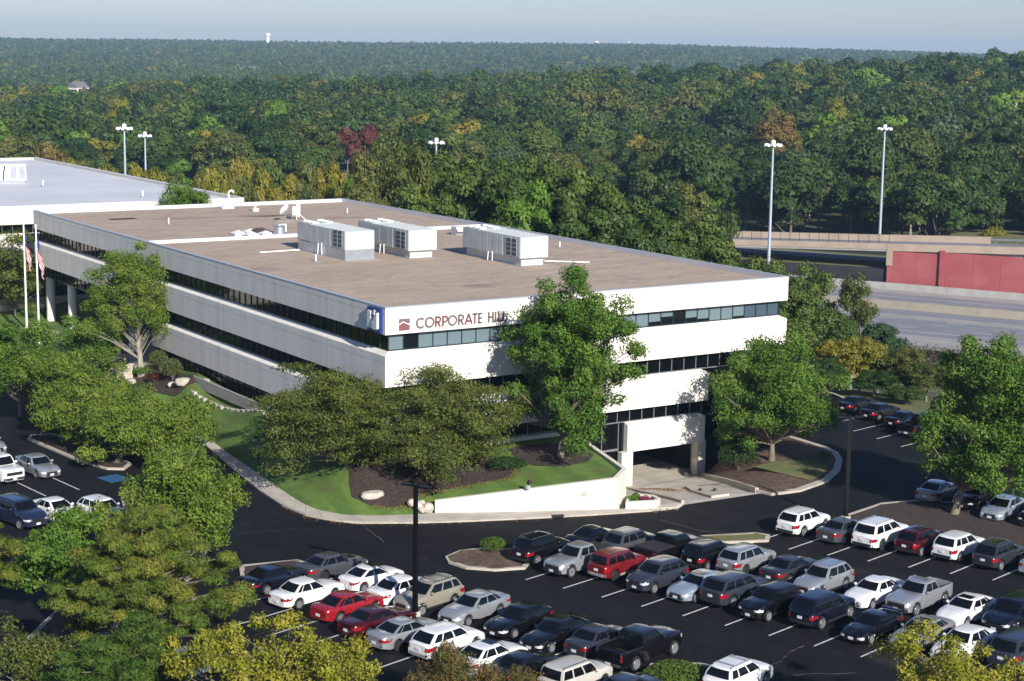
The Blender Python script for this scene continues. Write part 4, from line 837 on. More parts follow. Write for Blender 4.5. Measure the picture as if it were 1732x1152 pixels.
S_(cdt_mesh('island', ISL_R, [], isl_z, M['mulchlight'], step=.8, jit=.15, thick=.6), 'rounded bed beside the garage ramp')
strip_kerb('island_kerb', ISL_R[2:], 0.55, 0.17, M['kerb'], label='broad pale kerb round the bed beside the garage ramp')
S_(cdt_mesh('dry_grass', [(29.6, -8.0), (30.6, -13.6), (32.4, -13.2), (35.4, -10.8), (35.0, -8.6), (32.6, -7.6)], [], lambda x, y: .2+random.uniform(-.02, .02), M['drygrass'], step=.7, jit=.15), 'dry grass patch in the bed beside the ramp')
# verge and scrub bank on the right
V0 = [(46.4, -60), (46.2, -40), (47.6, -20), (48.9, -10.8), (51.4, -5.6), (56.9, 11.6), (57.5, 34), (57.5, 60)]
def bank_z(x, y):
    s = (x-60.0)*0.8864+y*0.4630; t = min(1, max(0, (s+4)/74)); return 0.10-11.6*t*t*(3-2*t)
S_(cdt_mesh('bank', V0+[(130, 60), (190, -60), (150, -90), (60, -90)], [], bank_z, M['drygrass'], step=5, jit=1.2), 'scrubby bank falling to the highway')
strip_kerb('lot_kerb', V0[1:7], .3, .15, M['kerb'], label='kerb along the back of the right car park')
# painted stall lines
def line(x0, y0, ang, ln, group, lab, w=.11):
    o = MB().box(0, ln, -w/2, w/2, 0, .002).build('stall_line', M['paint'], loc=(x0, y0, .004), rz=R(ang)); tag(o, lab, 'parking line', group); return o
def rows(p0, dp, n, ang, ln, lab, grp):
    for k in range(n): line(p0[0]+dp[0]*k, p0[1]+dp[1]*k, ang, ln, grp, lab)
rows((15.3, -24.5), (1.365, -2.39), 11, 13.5, 5.3, 'white stall line of the right rear row of cars', 'stall lines of the right row')
rows((-2.65, -23.6), (1.065, -2.68), 12, 13.5, 10.6, 'white stall line of the middle double row of cars', 'stall lines of the middle double row')
rows((-19.6, -13.8), (1.0, -2.72), 15, 13.5, 10.6, 'white stall line of the front double row of cars', 'stall lines of the front double row') if False else rows((-24.4, -17.3), (1.0, -2.60), 12, 15.0, 10.6, 'white stall line of the front double row of cars', 'stall lines of the front double row')
rows((47.9, 8.3), (-.35, -3.3), 8, 11, 5.2, 'white stall line of the far right row of black cars', 'stall lines of the far right row')
rows((-25.8, 16.2), (2.75, .55), 3, -83, 5.2, 'white stall line of the left car park', 'stall lines of the left car park')
o = MB().box(-.9, .9, -1.1, 1.1, 0, .003).build('painted_symbol', mat('bluepaint', (.03,.10,.22), .6), loc=(-16.2, 14.2, .004), rz=R(12)); tag(o, 'faded blue accessible stall patch on the left asphalt', 'parking marking')
# pale cracks in the asphalt and faded scuffs
CRK = mat('crack', (.10,.085,.075), .9)
def crack(px_pts, label, w=.07):
    pts = [pix_ground(u, v, 0) for u, v in px_pts]; P_ = []
    for a_, b_ in zip(pts, pts[1:]):
        for t in (0, .25, .5, .75): q = a_.lerp(b_, t); P_.append((q.x+random.uniform(-.12, .12), q.y+random.uniform(-.12, .12)))
    mb = MB(); V = []
    for i, (x, y) in enumerate(P_):
        ww = w*random.uniform(.25, 1.0); V += [(x-ww*.7, y-ww*.5, .0035), (x+ww*.7, y+ww*.5, .0035)]
    mb.add(V, [(2*i, 2*i+1, 2*i+3, 2*i+2) for i in range(len(P_)-1)]); tag(mb.build('asphalt_crack', CRK), label, 'crack', 'cracks in the asphalt')
def pix_ground(u, v, z=0.0):
    r_ = fw+rt2*((u-866)/2925.48)-up2*((v-576)/2925.48); k = (z-CAM.z)/r_.z; return CAM+r_*k
crack([(1360, 1092), (1335, 1105), (1318, 1118), (1303, 1128)], 'pale ragged crack in the asphalt below the navy SUV', .16)
crack([(618, 893), (630, 902), (640, 909), (652, 920)], 'pale short crack in the drive left of the light pole')
crack([(1120, 880), (1150, 888), (1180, 896), (1240, 905)], 'pale thin crack in the drive before the ramp')
crack([(1340, 1142), (1400, 1140), (1460, 1138)], 'pale faint crack at the bottom right of the car park')
crack([(400, 905), (450, 898), (520, 893)], 'pale scuff across the drive left of the sidewalk bend', .05)
# drain and tar strip
o = MB().box(-.45, .45, -.3, .3, 0, .012).build('drain_grate', M['dark'], loc=(7.5, -12.35, .135), rz=R(-20)); tag(o, 'small drain cover in the sidewalk at the white wall', 'drain')

# ------------------------------------------------------------------ highway, bridge and red wall
def hw(a, o, z): return HP+HD*a+HN*o+Vector((0, 0, z+11.0))
def hbox(mb, a0, a1, o0, o1, z0, z1, z0b=None, z1b=None):
    z0b = z0 if z0b is None else z0b; z1b = z1 if z1b is None else z1b
    return mb.add([hw(a0,o0,z0),hw(a1,o0,z0b),hw(a1,o1,z0b),hw(a0,o1,z0),hw(a0,o0,z1),hw(a1,o0,z1b),hw(a1,o1,z1b),hw(a0,o1,z1)], [(3,2,1,0),(4,5,6,7),(0,1,5,4),(1,2,6,5),(2,3,7,6),(3,0,4,7)])
S_(hbox(MB(), -700, 420, -46, 14.9, -11.6, -11.0).build('highway', M['highway']), 'grey multi lane highway')
S_(hbox(MB(), -700, 420, -46, -37, -11.0, -10.995).build('road_shoulder', M['shoulder']), 'pale near shoulder of the highway'); S_(hbox(MB(), -700, 420, 8.6, 14.8, -11.0, -10.995).build('road_shoulder', M['shoulder']), 'pale far shoulder of the highway')
S_(hbox(MB(), -700, 420, -20.5, -16.4, -11.0, -10.996).build('road_shoulder', M['shoulder']), 'inner shoulder of the highway')
for o_, nm in ((4.5, 'far'), (-33.2, 'near'), (-40.6, 'near shoulder')):
    S_(hbox(MB(), -300, 300, o_-.12, o_+.12, -10.992, -10.99).build('lane_line', M['paint']), 'solid white line at the %s side of the highway' % nm)
for o_, ph, nm in ((0.0, 0, 'far carriageway, upper'), (-3.6, -8, 'far carriageway, lower'), (-21.6, 9.9, 'near carriageway, upper'), (-25.2, 8.3, 'near carriageway, middle'), (-29.0, 4.0, 'near carriageway, lower')):
    for k in range(-4, 8): tag(hbox(MB(), ph+k*12.2, ph+k*12.2+3.05, o_-.1, o_+.1, -10.992, -10.99).build('lane_dash', M['paint']), 'white lane dash on the highway, %s line' % nm, 'lane marking', 'lane dashes, %s line' % nm)
mb = empty('median_barrier', hw(0, -10, -11), label='long tan concrete wall dividing the highway carriageways', cat='barrier')
for k in range(-12, 14):
    b_ = MB(); hbox(b_, k*12+.02, k*12+11.98, -10.4, -9.7, -11.0, -9.65); b_.v = [tuple(Vector(q)-Vector(mb.location)) for q in b_.v]; b_.build('barrier_section', M['median'], mb)
fb = empty('shoulder_barrier', hw(0, 14, -11), label='pale concrete barrier at the foot of the red wall', cat='barrier')
for k in range(-10, 14):
    b_ = MB(); hbox(b_, k*12+.02, k*12+11.98, 13.6, 14.2, -11.0, -9.75); b_.v = [tuple(Vector(q)-Vector(fb.location)) for q in b_.v]; b_.build('barrier_section', M['concgrey'], fb)
def gz(a): return -2.45+0.042*a
# the red wall: panels with pilasters and a tan cap
rwl = empty('red_wall', hw(0, 15, -11), label='tall brick red panel wall beside the highway, tan cap on top', cat='wall'); RO = Vector(rwl.location)
def part(par, name, m, fn):
    b_ = MB(); fn(b_); b_.v = [tuple(Vector(q)-Vector(par.location)) for q in b_.v]; return b_.build(name, m, par)
a = 0.9
for i, w in enumerate((9.2, 15.5, 15.5, 15.5, 15.5)):
    for j in range(2 if i == 0 else 3):       # courses of facing panels
        nj = 2 if i == 0 else 3; z0 = -11.0; 
        for q in range(2):
            zz = lambda t, a_=a: z0+(gz(a_)-1.35-z0)*t
            part(rwl, 'facing_panel', M['redwall'], lambda b_: hbox(b_, a+w*j/nj+.02, a+w*(j+1)/nj-.02, 15.0+.015*((i+j+q) % 2), 15.5, zz(q/2)+.008, zz((q+1)/2)-.008, None, None))
    part(rwl, 'pilaster', M['redwall'], lambda b_: hbox(b_, a+w+.02, a+w+.95, 14.55, 15.5, -11, gz(a+w)-.95)); a += w+1.0
part(rwl, 'cap_beam', M['beige'], lambda b_: hbox(b_, .9, 90, 14.9, 15.7, gz(.9)-1.34, gz(.9)+.02, gz(90)-1.34, gz(90)+.02))
part(rwl, 'end_pier', M['beige'], lambda b_: hbox(b_, -.25, .88, 14.85, 15.7, -6.6, gz(0)+.01)); part(rwl, 'facing_panel', M['redwall'], lambda b_: hbox(b_, -.1, .89, 15.02, 15.6, -11, -6.62))
part(rwl, 'backing', M['concgrey'], lambda b_: hbox(b_, .2, 90, 15.52, 27.9, -11, gz(.2)-.75, -11, gz(90)-.75))
S_(hbox(MB(), .2, 90, 15.75, 27.8, gz(.2)-.745, gz(.2)-.7, gz(90)-.745, gz(90)-.7).build('upper_road', M['highway']), 'grey road on top of the red wall')
S_(hbox(MB(), .2, 12, 15.8, 21.0, gz(.2)-.695, gz(.2)-.69, gz(12)-.695, gz(12)-.69).build('road_shoulder', M['shoulder']), 'pale approach slab beside the bridge')
S_(hbox(MB(), 11, 90, 20.0, 20.2, gz(11)-.69, gz(11)-.685, gz(90)-.69, gz(90)-.685).build('lane_line', M['paint']), 'white line on the upper road')
br = empty('road_bridge', hw(-20, 15, -11), label='tan concrete road bridge with fence left of the red wall', cat='bridge')
part(br, 'fascia_beam', M['beige'], lambda b_: hbox(b_, -75, .5, 14.7, 15.3, gz(-75)-1.25+1.2, gz(-75)+1.2, gz(.5)-1.25, gz(.5)) ) if False else part(br, 'fascia_beam', M['beige'], lambda b_: hbox(b_, -75, -.3, 14.9, 15.5, gz(-75)-1.1, gz(-75)+.05, gz(-.3)-1.1, gz(-.3)+.05))
part(br, 'deck', M['highway'], lambda b_: hbox(b_, -75, .18, 15.52, 27.8, gz(-75)-1.2, gz(-75)-.7, gz(.18)-1.2, gz(.18)-.7))
part(br, 'girder', M['concgrey'], lambda b_: hbox(b_, -75, -.3, 15.0, 15.4, gz(-75)-1.45, gz(-75)-1.105, gz(-.3)-1.45, gz(-.3)-1.105))
part(br, 'far_parapet', M['beige'], lambda b_: hbox(b_, -75, 16, 27.85, 28.3, gz(-75)-1.2, gz(-75)+.55, gz(16)-1.2, gz(16)+.55))
for k in range(31): part(br, 'fence_post', M['dark'], lambda b_: hbox(b_, -60+k*2, -59.93+k*2, 15.05, 15.12, gz(-60+k*2)+.05, gz(-60+k*2)+1.75))
for dz in (.35, 1.72): part(br, 'fence_rail', M['dark'], lambda b_: hbox(b_, -60, .05, 15.06, 15.11, gz(-60)+dz, gz(-60)+dz+.05, gz(.05)+dz, gz(.05)+dz+.05))
part(br, 'abutment', M['concgrey'], lambda b_: hbox(b_, -58, -55, 15.6, 27.6, -11, gz(-57)-1.3))
gr = empty('guardrail', hw(50, 28, -3), label='grey steel guardrail along the far side of the upper road', cat='guardrail')
part(gr, 'rail', M['galv'], lambda b_: hbox(b_, 16.1, 90, 28.0, 28.12, gz(16)-.1, gz(16)+.25, gz(90)-.1, gz(90)+.25))
for k in range(18): part(gr, 'post', M['galv'], lambda b_: hbox(b_, 17+k*4, 17.15+k*4, 28.13, 28.25, gz(17+k*4)-1.2, gz(17+k*4)+.2))
part(br, 'shade_backing', M['underpass_shade'], lambda b_: hbox(b_, -75, -.4, 38, 39, -7.6, -4.4))  # added dark wall standing in for the shaded background beyond the deck
part(br, 'shade_slope_wall', M['underpass_shade'], lambda b_: hbox(b_, -36, -.3, 15.6, 17.2, -11, -8.0, -11, -7.4))  # shade at the foot of the opening put into this wall's dark colour
S_(hbox(MB(), -75, -.35, 17.21, 37.9, -10.99, -7.75, -10.99, -7.45).build('verge', M['drygrass']), 'grassy ground under the bridge'); S_(hbox(MB(), -75, -1, 27, 35, -7.745, -7.73, -7.445, -7.43).build('ramp_road', M['highway']), 'road seen under the bridge')
S_(hbox(MB(), -75, 90, 28.3, 60, -11, gz(-75)-.9, -11, gz(90)-.9).build('embankment', M['drygrass']), 'grassy shoulder beyond the upper road') if False else S_(hbox(MB(), .5, 90, 28.35, 60, -11, gz(.5)-.95, -11, gz(90)-.95).build('embankment', M['drygrass']), 'grassy shoulder beyond the upper road')
def mast(u, v, D, zb, label, head=True):
    q = pix(u, v, D); e = empty('high_mast_light', (q.x, q.y, zb), label=label, cat='street light', group='high mast lights along the highway'); h = q.z-zb
    MB().tube([(0, 0, 0), (0, 0, h*.5), (0, 0, h)], [.34, .26, .16], 10).build('pole', M['mast'], e, smooth=60)
    MB().lathe([(.25, -.6), (.38, -.1), (.42, .3), (.28, .5), (.06, .56)], 12, (0, 0, h)).build('winch_hood', M['lampwhite'], e, smooth=40)
    MB().lathe([(1.0, -.42), (1.08, -.42), (1.08, -.30), (1.0, -.30)], 16, (0, 0, h)).build('ring', M['lampwhite'], e)
    for k in range(8):
        t = k*math.pi/4+.2; c, s_ = math.cos(t), math.sin(t); o = MB().lathe([(.12, .2), (.25, 0), (.27, -.3), (.22, -.33)], 10).build('lamp', M['lampwhite'], e, smooth=40, loc=(c*1.30, s_*1.30, h-.28))
    return e
mast(1308, 242, 300, -11, 'pale high mast light with ring of lamps standing before the bridge')
mast(1497, 215, 367, -5, 'pale high mast light with ring of lamps beyond the bridge, rightmost')
mast(210, 214, 322, -12, 'pale high mast light above the white roof, the taller of the left pair')
mast(245, 227, 385, -12, 'pale high mast light above the white roof, the lower of the left pair')
mast(738, 238, 330, -12, 'pale high mast light head just showing above the trees behind the office')
# ------------------------------------------------------------------ cars
def paint(name, c, metal=0.0, rough=0.2): return mat('carpaint_'+name, c, rough, metal=metal, spec=0.5, coat=0.8)
CP = {'white': paint('white', (.74,.74,.73)), 'black': paint('black', (.004,.004,.005)), 'silver': paint('silver', (.42,.44,.46), .55), 'grey': paint('grey', (.085,.09,.10), .4), 'darkgrey': paint('darkgrey', (.035,.04,.05), .3),
      'red': paint('red', (.28,.012,.018), .1), 'maroon': paint('maroon', (.055,.006,.010), .2), 'darkred': paint('darkred', (.16,.010,.014), .15), 'navy': paint('navy', (.006,.008,.018), .2), 'slate': paint('slate', (.045,.052,.072), .4), 'tan': paint('tan', (.36,.33,.26), .35),
      'paleblue': paint('paleblue', (.34,.40,.47), .4), 'blue': paint('blue', (.018,.028,.062), .3), 'champagne': paint('champagne', (.36,.35,.33), .45), 'beige': paint('beige', (.55,.52,.46), .1)}
CM = {'glass': mat('car_glass', (.004,.005,.006), .03, spec=.42), 'tyre': mat('tyre', (.012,.012,.013), .8), 'rim': mat('rim', (.42,.43,.45), .35, metal=.6), 'rimdark': mat('rim_dark', (.06,.06,.065), .4, metal=.5), 'trim': mat('trim', (.016,.016,.018), .6), 'chrome': mat('chrome', (.6,.6,.62), .2, metal=.9),
      'head': mat('headlamp', (.55,.57,.58), .12, spec=.6), 'tail': mat('taillamp', (.24,.008,.012), .15, spec=.6), 'plate': mat('number_plate', (.66,.68,.72), .4), 'amber': mat('amber', (.5,.16,.02), .3), 'grille': mat('grille', (.02,.02,.022), .35), 'under': mat('underside', (.006,.006,.006), .9), 'bed': mat('bed_liner', (.015,.015,.016), .8), 'cladgrey': mat('cladding', (.26,.26,.26), .6)}
def interp(x, pts):
    if x <= pts[0][0]: return pts[0][1]
    for (a, b), (c, d) in zip(pts, pts[1:]):
        if x <= c: t = (x-a)/(c-a); t = t*t*(3-2*t)*.6+t*.4; return b+(d-b)*t
    return pts[-1][1]
KIND = {  # lengths in metres; x positions from the car's centre, nose at +x
 'sedan': dict(L=4.85, W=1.83, H=1.46, wb=2.80, fo=.98, rw=.33, gc=.20, zn=.74, zc=.95, zb=1.00, zd=1.06, zt=1.00, xf0=1.05, xf1=.28, xr1=-1.02, xr0=-1.72, wt=.56, win=[(.03,.16),(.19,.53),(.57,.96)]),
 'coupe': dict(L=4.45, W=1.75, H=1.38, wb=2.65, fo=.90, rw=.32, gc=.19, zn=.70, zc=.90, zb=.96, zd=1.02, zt=.97, xf0=1.00, xf1=.22, xr1=-.85, xr0=-1.62, wt=.55, win=[(.05,.42),(.46,.96)]),
 'hatch': dict(L=4.30, W=1.80, H=1.48, wb=2.62, fo=.90, rw=.32, gc=.19, zn=.76, zc=.96, zb=1.02, zd=1.04, zt=1.00, xf0=1.12, xf1=.35, xr1=-1.45, xr0=-1.98, wt=.57, win=[(.04,.22),(.26,.56),(.60,.96)]),
 'suv': dict(L=4.60, W=1.86, H=1.70, wb=2.67, fo=.92, rw=.36, gc=.25, zn=.92, zc=1.12, zb=1.14, zd=1.14, zt=1.08, xf0=1.15, xf1=.45, xr1=-1.68, xr0=-2.10, wt=.60, win=[(.04,.24),(.28,.58),(.62,.96)]),
 'bigsuv': dict(L=5.05, W=1.98, H=1.80, wb=2.95, fo=.95, rw=.39, gc=.27, zn=1.0, zc=1.18, zb=1.20, zd=1.20, zt=1.12, xf0=1.28, xf1=.55, xr1=-2.02, xr0=-2.34, wt=.68, win=[(.03,.30),(.34,.62),(.66,.96)]),
 'boxsuv': dict(L=4.45, W=1.80, H=1.74, wb=2.62, fo=.86, rw=.36, gc=.26, zn=.98, zc=1.12, zb=1.14, zd=1.16, zt=1.10, xf0=1.12, xf1=.62, xr1=-1.85, xr0=-2.08, wt=.66, win=[(.03,.28),(.32,.60),(.64,.96)]),
 'pickup': dict(L=5.30, W=1.88, H=1.77, wb=3.22, fo=.92, rw=.39, gc=.30, zn=1.02, zc=1.15, zb=1.16, zd=1.18, zt=1.16, xf0=1.05, xf1=.45, xr1=-.72, xr0=-.92, wt=.62, win=[(.05,.45),(.50,.95)], bed=-.98),
 'bigpickup': dict(L=5.85, W=2.03, H=1.93, wb=3.60, fo=.95, rw=.42, gc=.34, zn=1.16, zc=1.28, zb=1.28, zd=1.30, zt=1.28, xf0=1.25, xf1=.65, xr1=-.72, xr0=-.90, wt=.70, win=[(.05,.45),(.50,.95)], bed=-.96),
}
CARMESH = {}; NCAR = 0
def car_parts(key, kind, opts):
    p = dict(KIND[kind]); rv = random.Random(opts.get('var', 0)*7+3); j = lambda a: rv.uniform(-a, a)
    p['L'] *= 1+j(.035); p['H'] *= 1+j(.025); p['zn'] += j(.05); p['zc'] += j(.03); p['zb'] += j(.035); p['zd'] += j(.04); p['zt'] += j(.035); p['xf0'] += j(.10); p['xf1'] += j(.12); p['xr1'] += j(.12); p['xr0'] += j(.06); p['wt'] += j(.035); p['rw'] *= 1+j(.04); p['wb'] *= 1+j(.02)
    for a, b in (('zd', 'zt'),): p[a] = max(p[a], p[b]+.02)
    if kind not in ('sedan', 'coupe') and not p.get('bed'): p['xr0'] = min(p['xr0'], -p['L']/2+.30); p['xr1'] = max(p['xr1'], p['xr0']+.18)
    L, W, H = p['L'], p['W'], p['H']; hl = L/2; P = []
    xw = (hl-p['fo'], hl-p['fo']-p['wb']); rw = p['rw']; Ra = rw+.065; bed = p.get('bed')
    zsP = [(-hl, p['zt']-.10), (-hl+.10, p['zt']-.01), (-hl+.35, p['zd']-.02), (p['xr0'], p['zb'] if not bed else p['zd']), (p['xf0'], p['zc']), ((p['xf0']+hl)/2, (p['zc']+p['zn'])/2+.045), (hl-.22, p['zn']+.01), (hl, p['zn']-.13)]
    if bed: zsP = [(-hl, p['zt']-.02), (-hl+.08, p['zd']), (bed, p['zd']), (p['xf0'], p['zc']), ((p['xf0']+hl)/2, (p['zc']+p['zn'])/2+.04), (hl-.18, p['zn']+.02), (hl, p['zn']-.10)]
    zs = lambda x: interp(x, zsP)
    e = .05 if bed else 0
    wP = [(-hl, .80+e), (-hl+.10, .89+e), (-hl+.40, .96+e*.6), (-hl+1.0, 1), (hl-1.1, 1), (hl-.45, .955), (hl-.12, .87), (hl, .74)]
    w = lambda x: interp(x, wP)*W/2
    def zbot(x):
        z = interp(x, [(-hl, p['gc']+.12), (-hl+.5, p['gc']), (hl-.5, p['gc']), (hl, p['gc']+.06)])
        for c in xw:
            if abs(x-c) < Ra: z = max(z, rw+math.sqrt(max(0, Ra*Ra-(x-c)**2)))
        return z
    def sect(x, inbed=False):
        zb_, z_, w_ = zbot(x), zs(x), w(x); cr = .05
        q = [(0, zb_), (w_*.90, zb_), (w_*.985, zb_+.05), (w_, zb_+.38*(z_-zb_)), (w_*.985, zb_+.74*(z_-zb_)), (w_*.935, z_-.035), (w_*.86, z_+.012), (w_*.45, z_+cr*.9), (0, z_+cr)]
        if inbed: q[5:] = [(w_*.965, z_-.02), (w_*.955, z_), (w_*.84, z_-.002), (w_*.83, .72)] + [(0, .72)]
        elif bed: q[5:] = [(w_*.955, z_-.03), (w_*.90, z_+.012), (w_*.45, z_+.03), (0, z_+.035), (0, z_+.035)]
        else: q.append((0, z_+cr))
        return q
    xs = [-hl, -hl+.05, -hl+.12, -hl+.25, -hl+.42]+[c+Ra*t for c in xw for t in (-1.0, -.97, -.85, -.6, -.3, 0, .3, .6, .85, .97, 1.0)]+[p['xr0'], p['xf0'], 0, .5, -.5, hl-.42, hl-.25, hl-.12, hl-.05, hl]
    xs = sorted(set(round(x, 3) for x in xs)); xs = [x for i, x in enumerate(xs) if i == 0 or x-xs[i-1] > .012]
    st = [(x, False) for x in xs]
    if bed: st = [(x, (-hl+.08 < x < bed)) for x in xs]+[(bed, False), (bed-.006, True), (-hl+.086, True), (-hl+.08, False)]; st.sort(key=lambda t: t[0])
    V = []; F = []; n = 10; ring = 2*n-2
    for x, ib in st:
        s = sect(x, ib); V += [(x, y, z) for y, z in s]+[(x, -y, z) for y, z in s[-2:0:-1]]
    for i in range(len(st)-1):
        for k in range(ring): F.append((i*ring+k, (i+1)*ring+k, (i+1)*ring+(k+1) % ring, i*ring+(k+1) % ring)[::-1])
    F.append(tuple(range(ring))); F.append(tuple((len(st)-1)*ring+k for k in range(ring))[::-1])
    body = MB().add(V, F); 
    # cabin
    xf0, xf1, xr0, xr1, wt, zr = p['xf0'], p['xf1'], p['xr0'], p['xr1'], p['wt'], H
    hwid = lambda v: (W/2*.905)*(1-v)+(wt+.06)*v+.03*math.sin(math.pi*v)
    xfr = lambda v: xf0+(xf1-xf0)*v+.05*math.sin(math.pi*v); xre = lambda v: xr0+(xr1-xr0)*v-(.05 if not bed else .01)*math.sin(math.pi*v)
    bf, brr = .20, (.12 if not bed else .03)
    zz = lambda x, v: (zs(min(max(x, xr0), xf0))-.03)*(1-v)+(zr-.05)*v
    def fr(t, v): y = hwid(v)*t; x = xfr(v)-bf*t*t*abs(t); return Vector((x, y, zz(x, v)))
    def re(t, v): y = hwid(v)*t; x = xre(v)+brr*t*t*abs(t); return Vector((x, y, zz(x, v)))
    def si(s, v, sg): x = (xre(v)+brr)+(xfr(v)-bf-xre(v)-brr)*s; return Vector((x, sg*(hwid(v)+.02*math.sin(math.pi*s)), zz(x, v)))
    rings = []
    for v in (0, .25, .5, .75, .92, 1):
        rings.append([fr(t, v) for t in (1, .8, .5, 0, -.5, -.8)]+[si(s, v, -1) for s in (1, .8, .6, .4, .2)]+[re(t, v) for t in (-1, -.7, -.3, 0, .3, .7)]+[si(s, v, 1) for s in (0, .2, .4, .6, .8)])
    cx = (xf1+xr1)/2
    for sx, zt in ((.965, zr-.022), (.80, zr-.004), (.45, zr+.006)):
        rings.append([Vector((cx+(q.x-cx)*sx, q.y*sx, zt)) for q in rings[5]])
    nr = len(rings[0]); V = [q for r_ in rings for q in r_]+[Vector((cx, 0, zr+.008))]; F = []
    for i in range(len(rings)-1):
        for k in range(nr): F.append((i*nr+k, i*nr+(k+1) % nr, (i+1)*nr+(k+1) % nr, (i+1)*nr+k)[::-1])
    for k in range(nr): F.append(((len(rings)-1)*nr+k, (len(rings)-1)*nr+(k+1) % nr, len(V)-1)[::-1])
    body.add(V, F)
    def fixn(m):
        bm = bmesh.new(); bm.from_mesh(m); bmesh.ops.recalc_face_normals(bm, faces=bm.faces); bm.to_mesh(m); bm.free(); return m
    P.append(('body', fixn(body.mesh('body', [CP['white']], smooth=38)), 'PAINT', None))
    def grid(fn, us, vs, off, name, m, th=None):
        g = [[fn(u, v) for u in us] for v in vs]; nu, nv = len(us), len(vs); V = []
        c = Vector((cx, 0, 1.0))
        for j in range(nv):
            for i in range(nu):
                a = g[j][min(i+1, nu-1)]-g[j][max(i-1, 0)]; b = g[min(j+1, nv-1)][i]-g[max(j-1, 0)][i]; nn = a.cross(b)
                nn = nn.normalized() if nn.length > 1e-9 else Vector((0, 0, 1))
                if nn.dot(g[j][i]-c) < 0: nn = -nn
                V.append(g[j][i]+nn*off)
        F = [(j*nu+i, j*nu+i+1, (j+1)*nu+i+1, (j+1)*nu+i) for j in range(nv-1) for i in range(nu-1)]
        me = MB().add(V, F).mesh(name, [CM[m]], smooth=60); me2 = me; P.append((name, me2, m, None)); return me
    lin = lambda a, b, k: [a+(b-a)*i/k for i in range(k+1)]
    grid(fr, lin(-.86, .86, 6), lin(.12, .93, 4), .012, 'windscreen', 'glass')
    grid(re, lin(-.84, .84, 4), lin(.16 if kind not in ('suv', 'bigsuv', 'boxsuv') else .12, .92, 4), .012, 'rear_window', 'glass')
    for sg in (1, -1):
        for a, b in p['win']: grid(lambda u, v, sg=sg: si(u, v, sg), lin(a, b, 2), lin(.14, .90, 3), .012, 'side_window', 'glass')
    # patches that follow the nose and tail surfaces
    def halfw(x, z):
        s = sect(x); 
        for (y0, z0), (y1, z1) in zip(s[1:], s[2:]):
            if z0 <= z <= z1: return y0+(y1-y0)*((z-z0)/(z1-z0) if z1 > z0 else 0)
        return 0.0 if z > s[-1][1] else s[1][0]
    def endx(y, z, sg):
        if halfw(sg*hl, z) >= abs(y): return sg*hl
        a, b = 0.0, 1.3
        for _ in range(18):
            m_ = (a+b)/2
            if halfw(sg*(hl-m_), z) >= abs(y): b = m_
            else: a = m_
        return sg*(hl-b)
    def endpatch(y0, y1, z0, z1, sg, name, m, off=.014, k=5, kz=3):
        grid(lambda u, v: Vector((endx(u, v, sg), u, v)), lin(y0, y1, k), lin(z0, z1, kz), off, name, m)
    zn = p['zn']; hw_ = W/2; zt = p['zt']
    for s in (1, -1):
        if bed: endpatch(s*.64*hw_, s*.90*hw_, zn-.30, zn-.10, 1, 'headlight', 'head')
        else: endpatch(s*.50*hw_, s*.93*hw_, zn-.25, zn-.125, 1, 'headlight', 'head', k=7)
        if kind in ('suv', 'bigsuv', 'boxsuv'): endpatch(s*.66*hw_, s*.955*hw_, zt-.36, zt-.12, -1, 'taillight', 'tail', k=6)
        elif bed: endpatch(s*.84*hw_, s*.90*hw_, zt-.48, zt-.10, -1, 'taillight', 'tail', k=4)
        else: endpatch(s*.50*hw_, s*.955*hw_, zt-.32, zt-.14, -1, 'taillight', 'tail', k=7)
    gw = .62 if (bed or kind in ('bigsuv', 'boxsuv')) else .46
    endpatch(-gw*hw_, gw*hw_, zn-.40, zn-.15, 1, 'grille', 'grille'); endpatch(-.60*hw_, .60*hw_, p['gc']+.10, p['gc']+.22, 1, 'lower_intake', 'trim')
    if bed or 'suv' in kind: endpatch(-.86*hw_, .86*hw_, p['gc']+.14, p['gc']+.33, -1, 'rear_bumper', 'chrome' if bed else opts.get('clad', 'trim'), .03, 8, 2)
    if bed: endpatch(-.84*hw_, .84*hw_, p['gc']+.10, p['gc']+.30, 1, 'front_bumper', 'chrome' if opts.get('chrome') else 'trim', .04, 8, 2)
    pz = zt-.42 if not ('suv' in kind) else zt-.30
    if bed: pz = p['gc']+.24
    px_ = endx(0, pz, -1)-.02-(.03 if bed else 0); P.append(('number_plate', MB().box(px_-.02, px_, -.16, .16, pz-.08, pz+.08).mesh('number_plate', [CM['plate']]), 'plate', None))
    P.append(('number_plate', MB().box(hl+.015+(.04 if bed else 0), hl+.035+(.04 if bed else 0), -.16, .16, p['gc']+.14, p['gc']+.29).mesh('number_plate', [CM['plate']]), 'plate', None))
    for s in (1, -1):
        b = si(.90, .12, s); mm = MB().lathe([(.05, -.10), (.115, -.06), (.125, .05), (.07, .10)], 8, (0, 0, 0), 'y'); mm.v = [(q[0]*.7+b.x+.06, q[1]*1.0+b.y+s*.13, q[2]*.85+b.z+.05) for q in mm.v]; P.append(('mirror', mm.mesh('mirror', [CP['white']], smooth=50), 'PAINT', None))
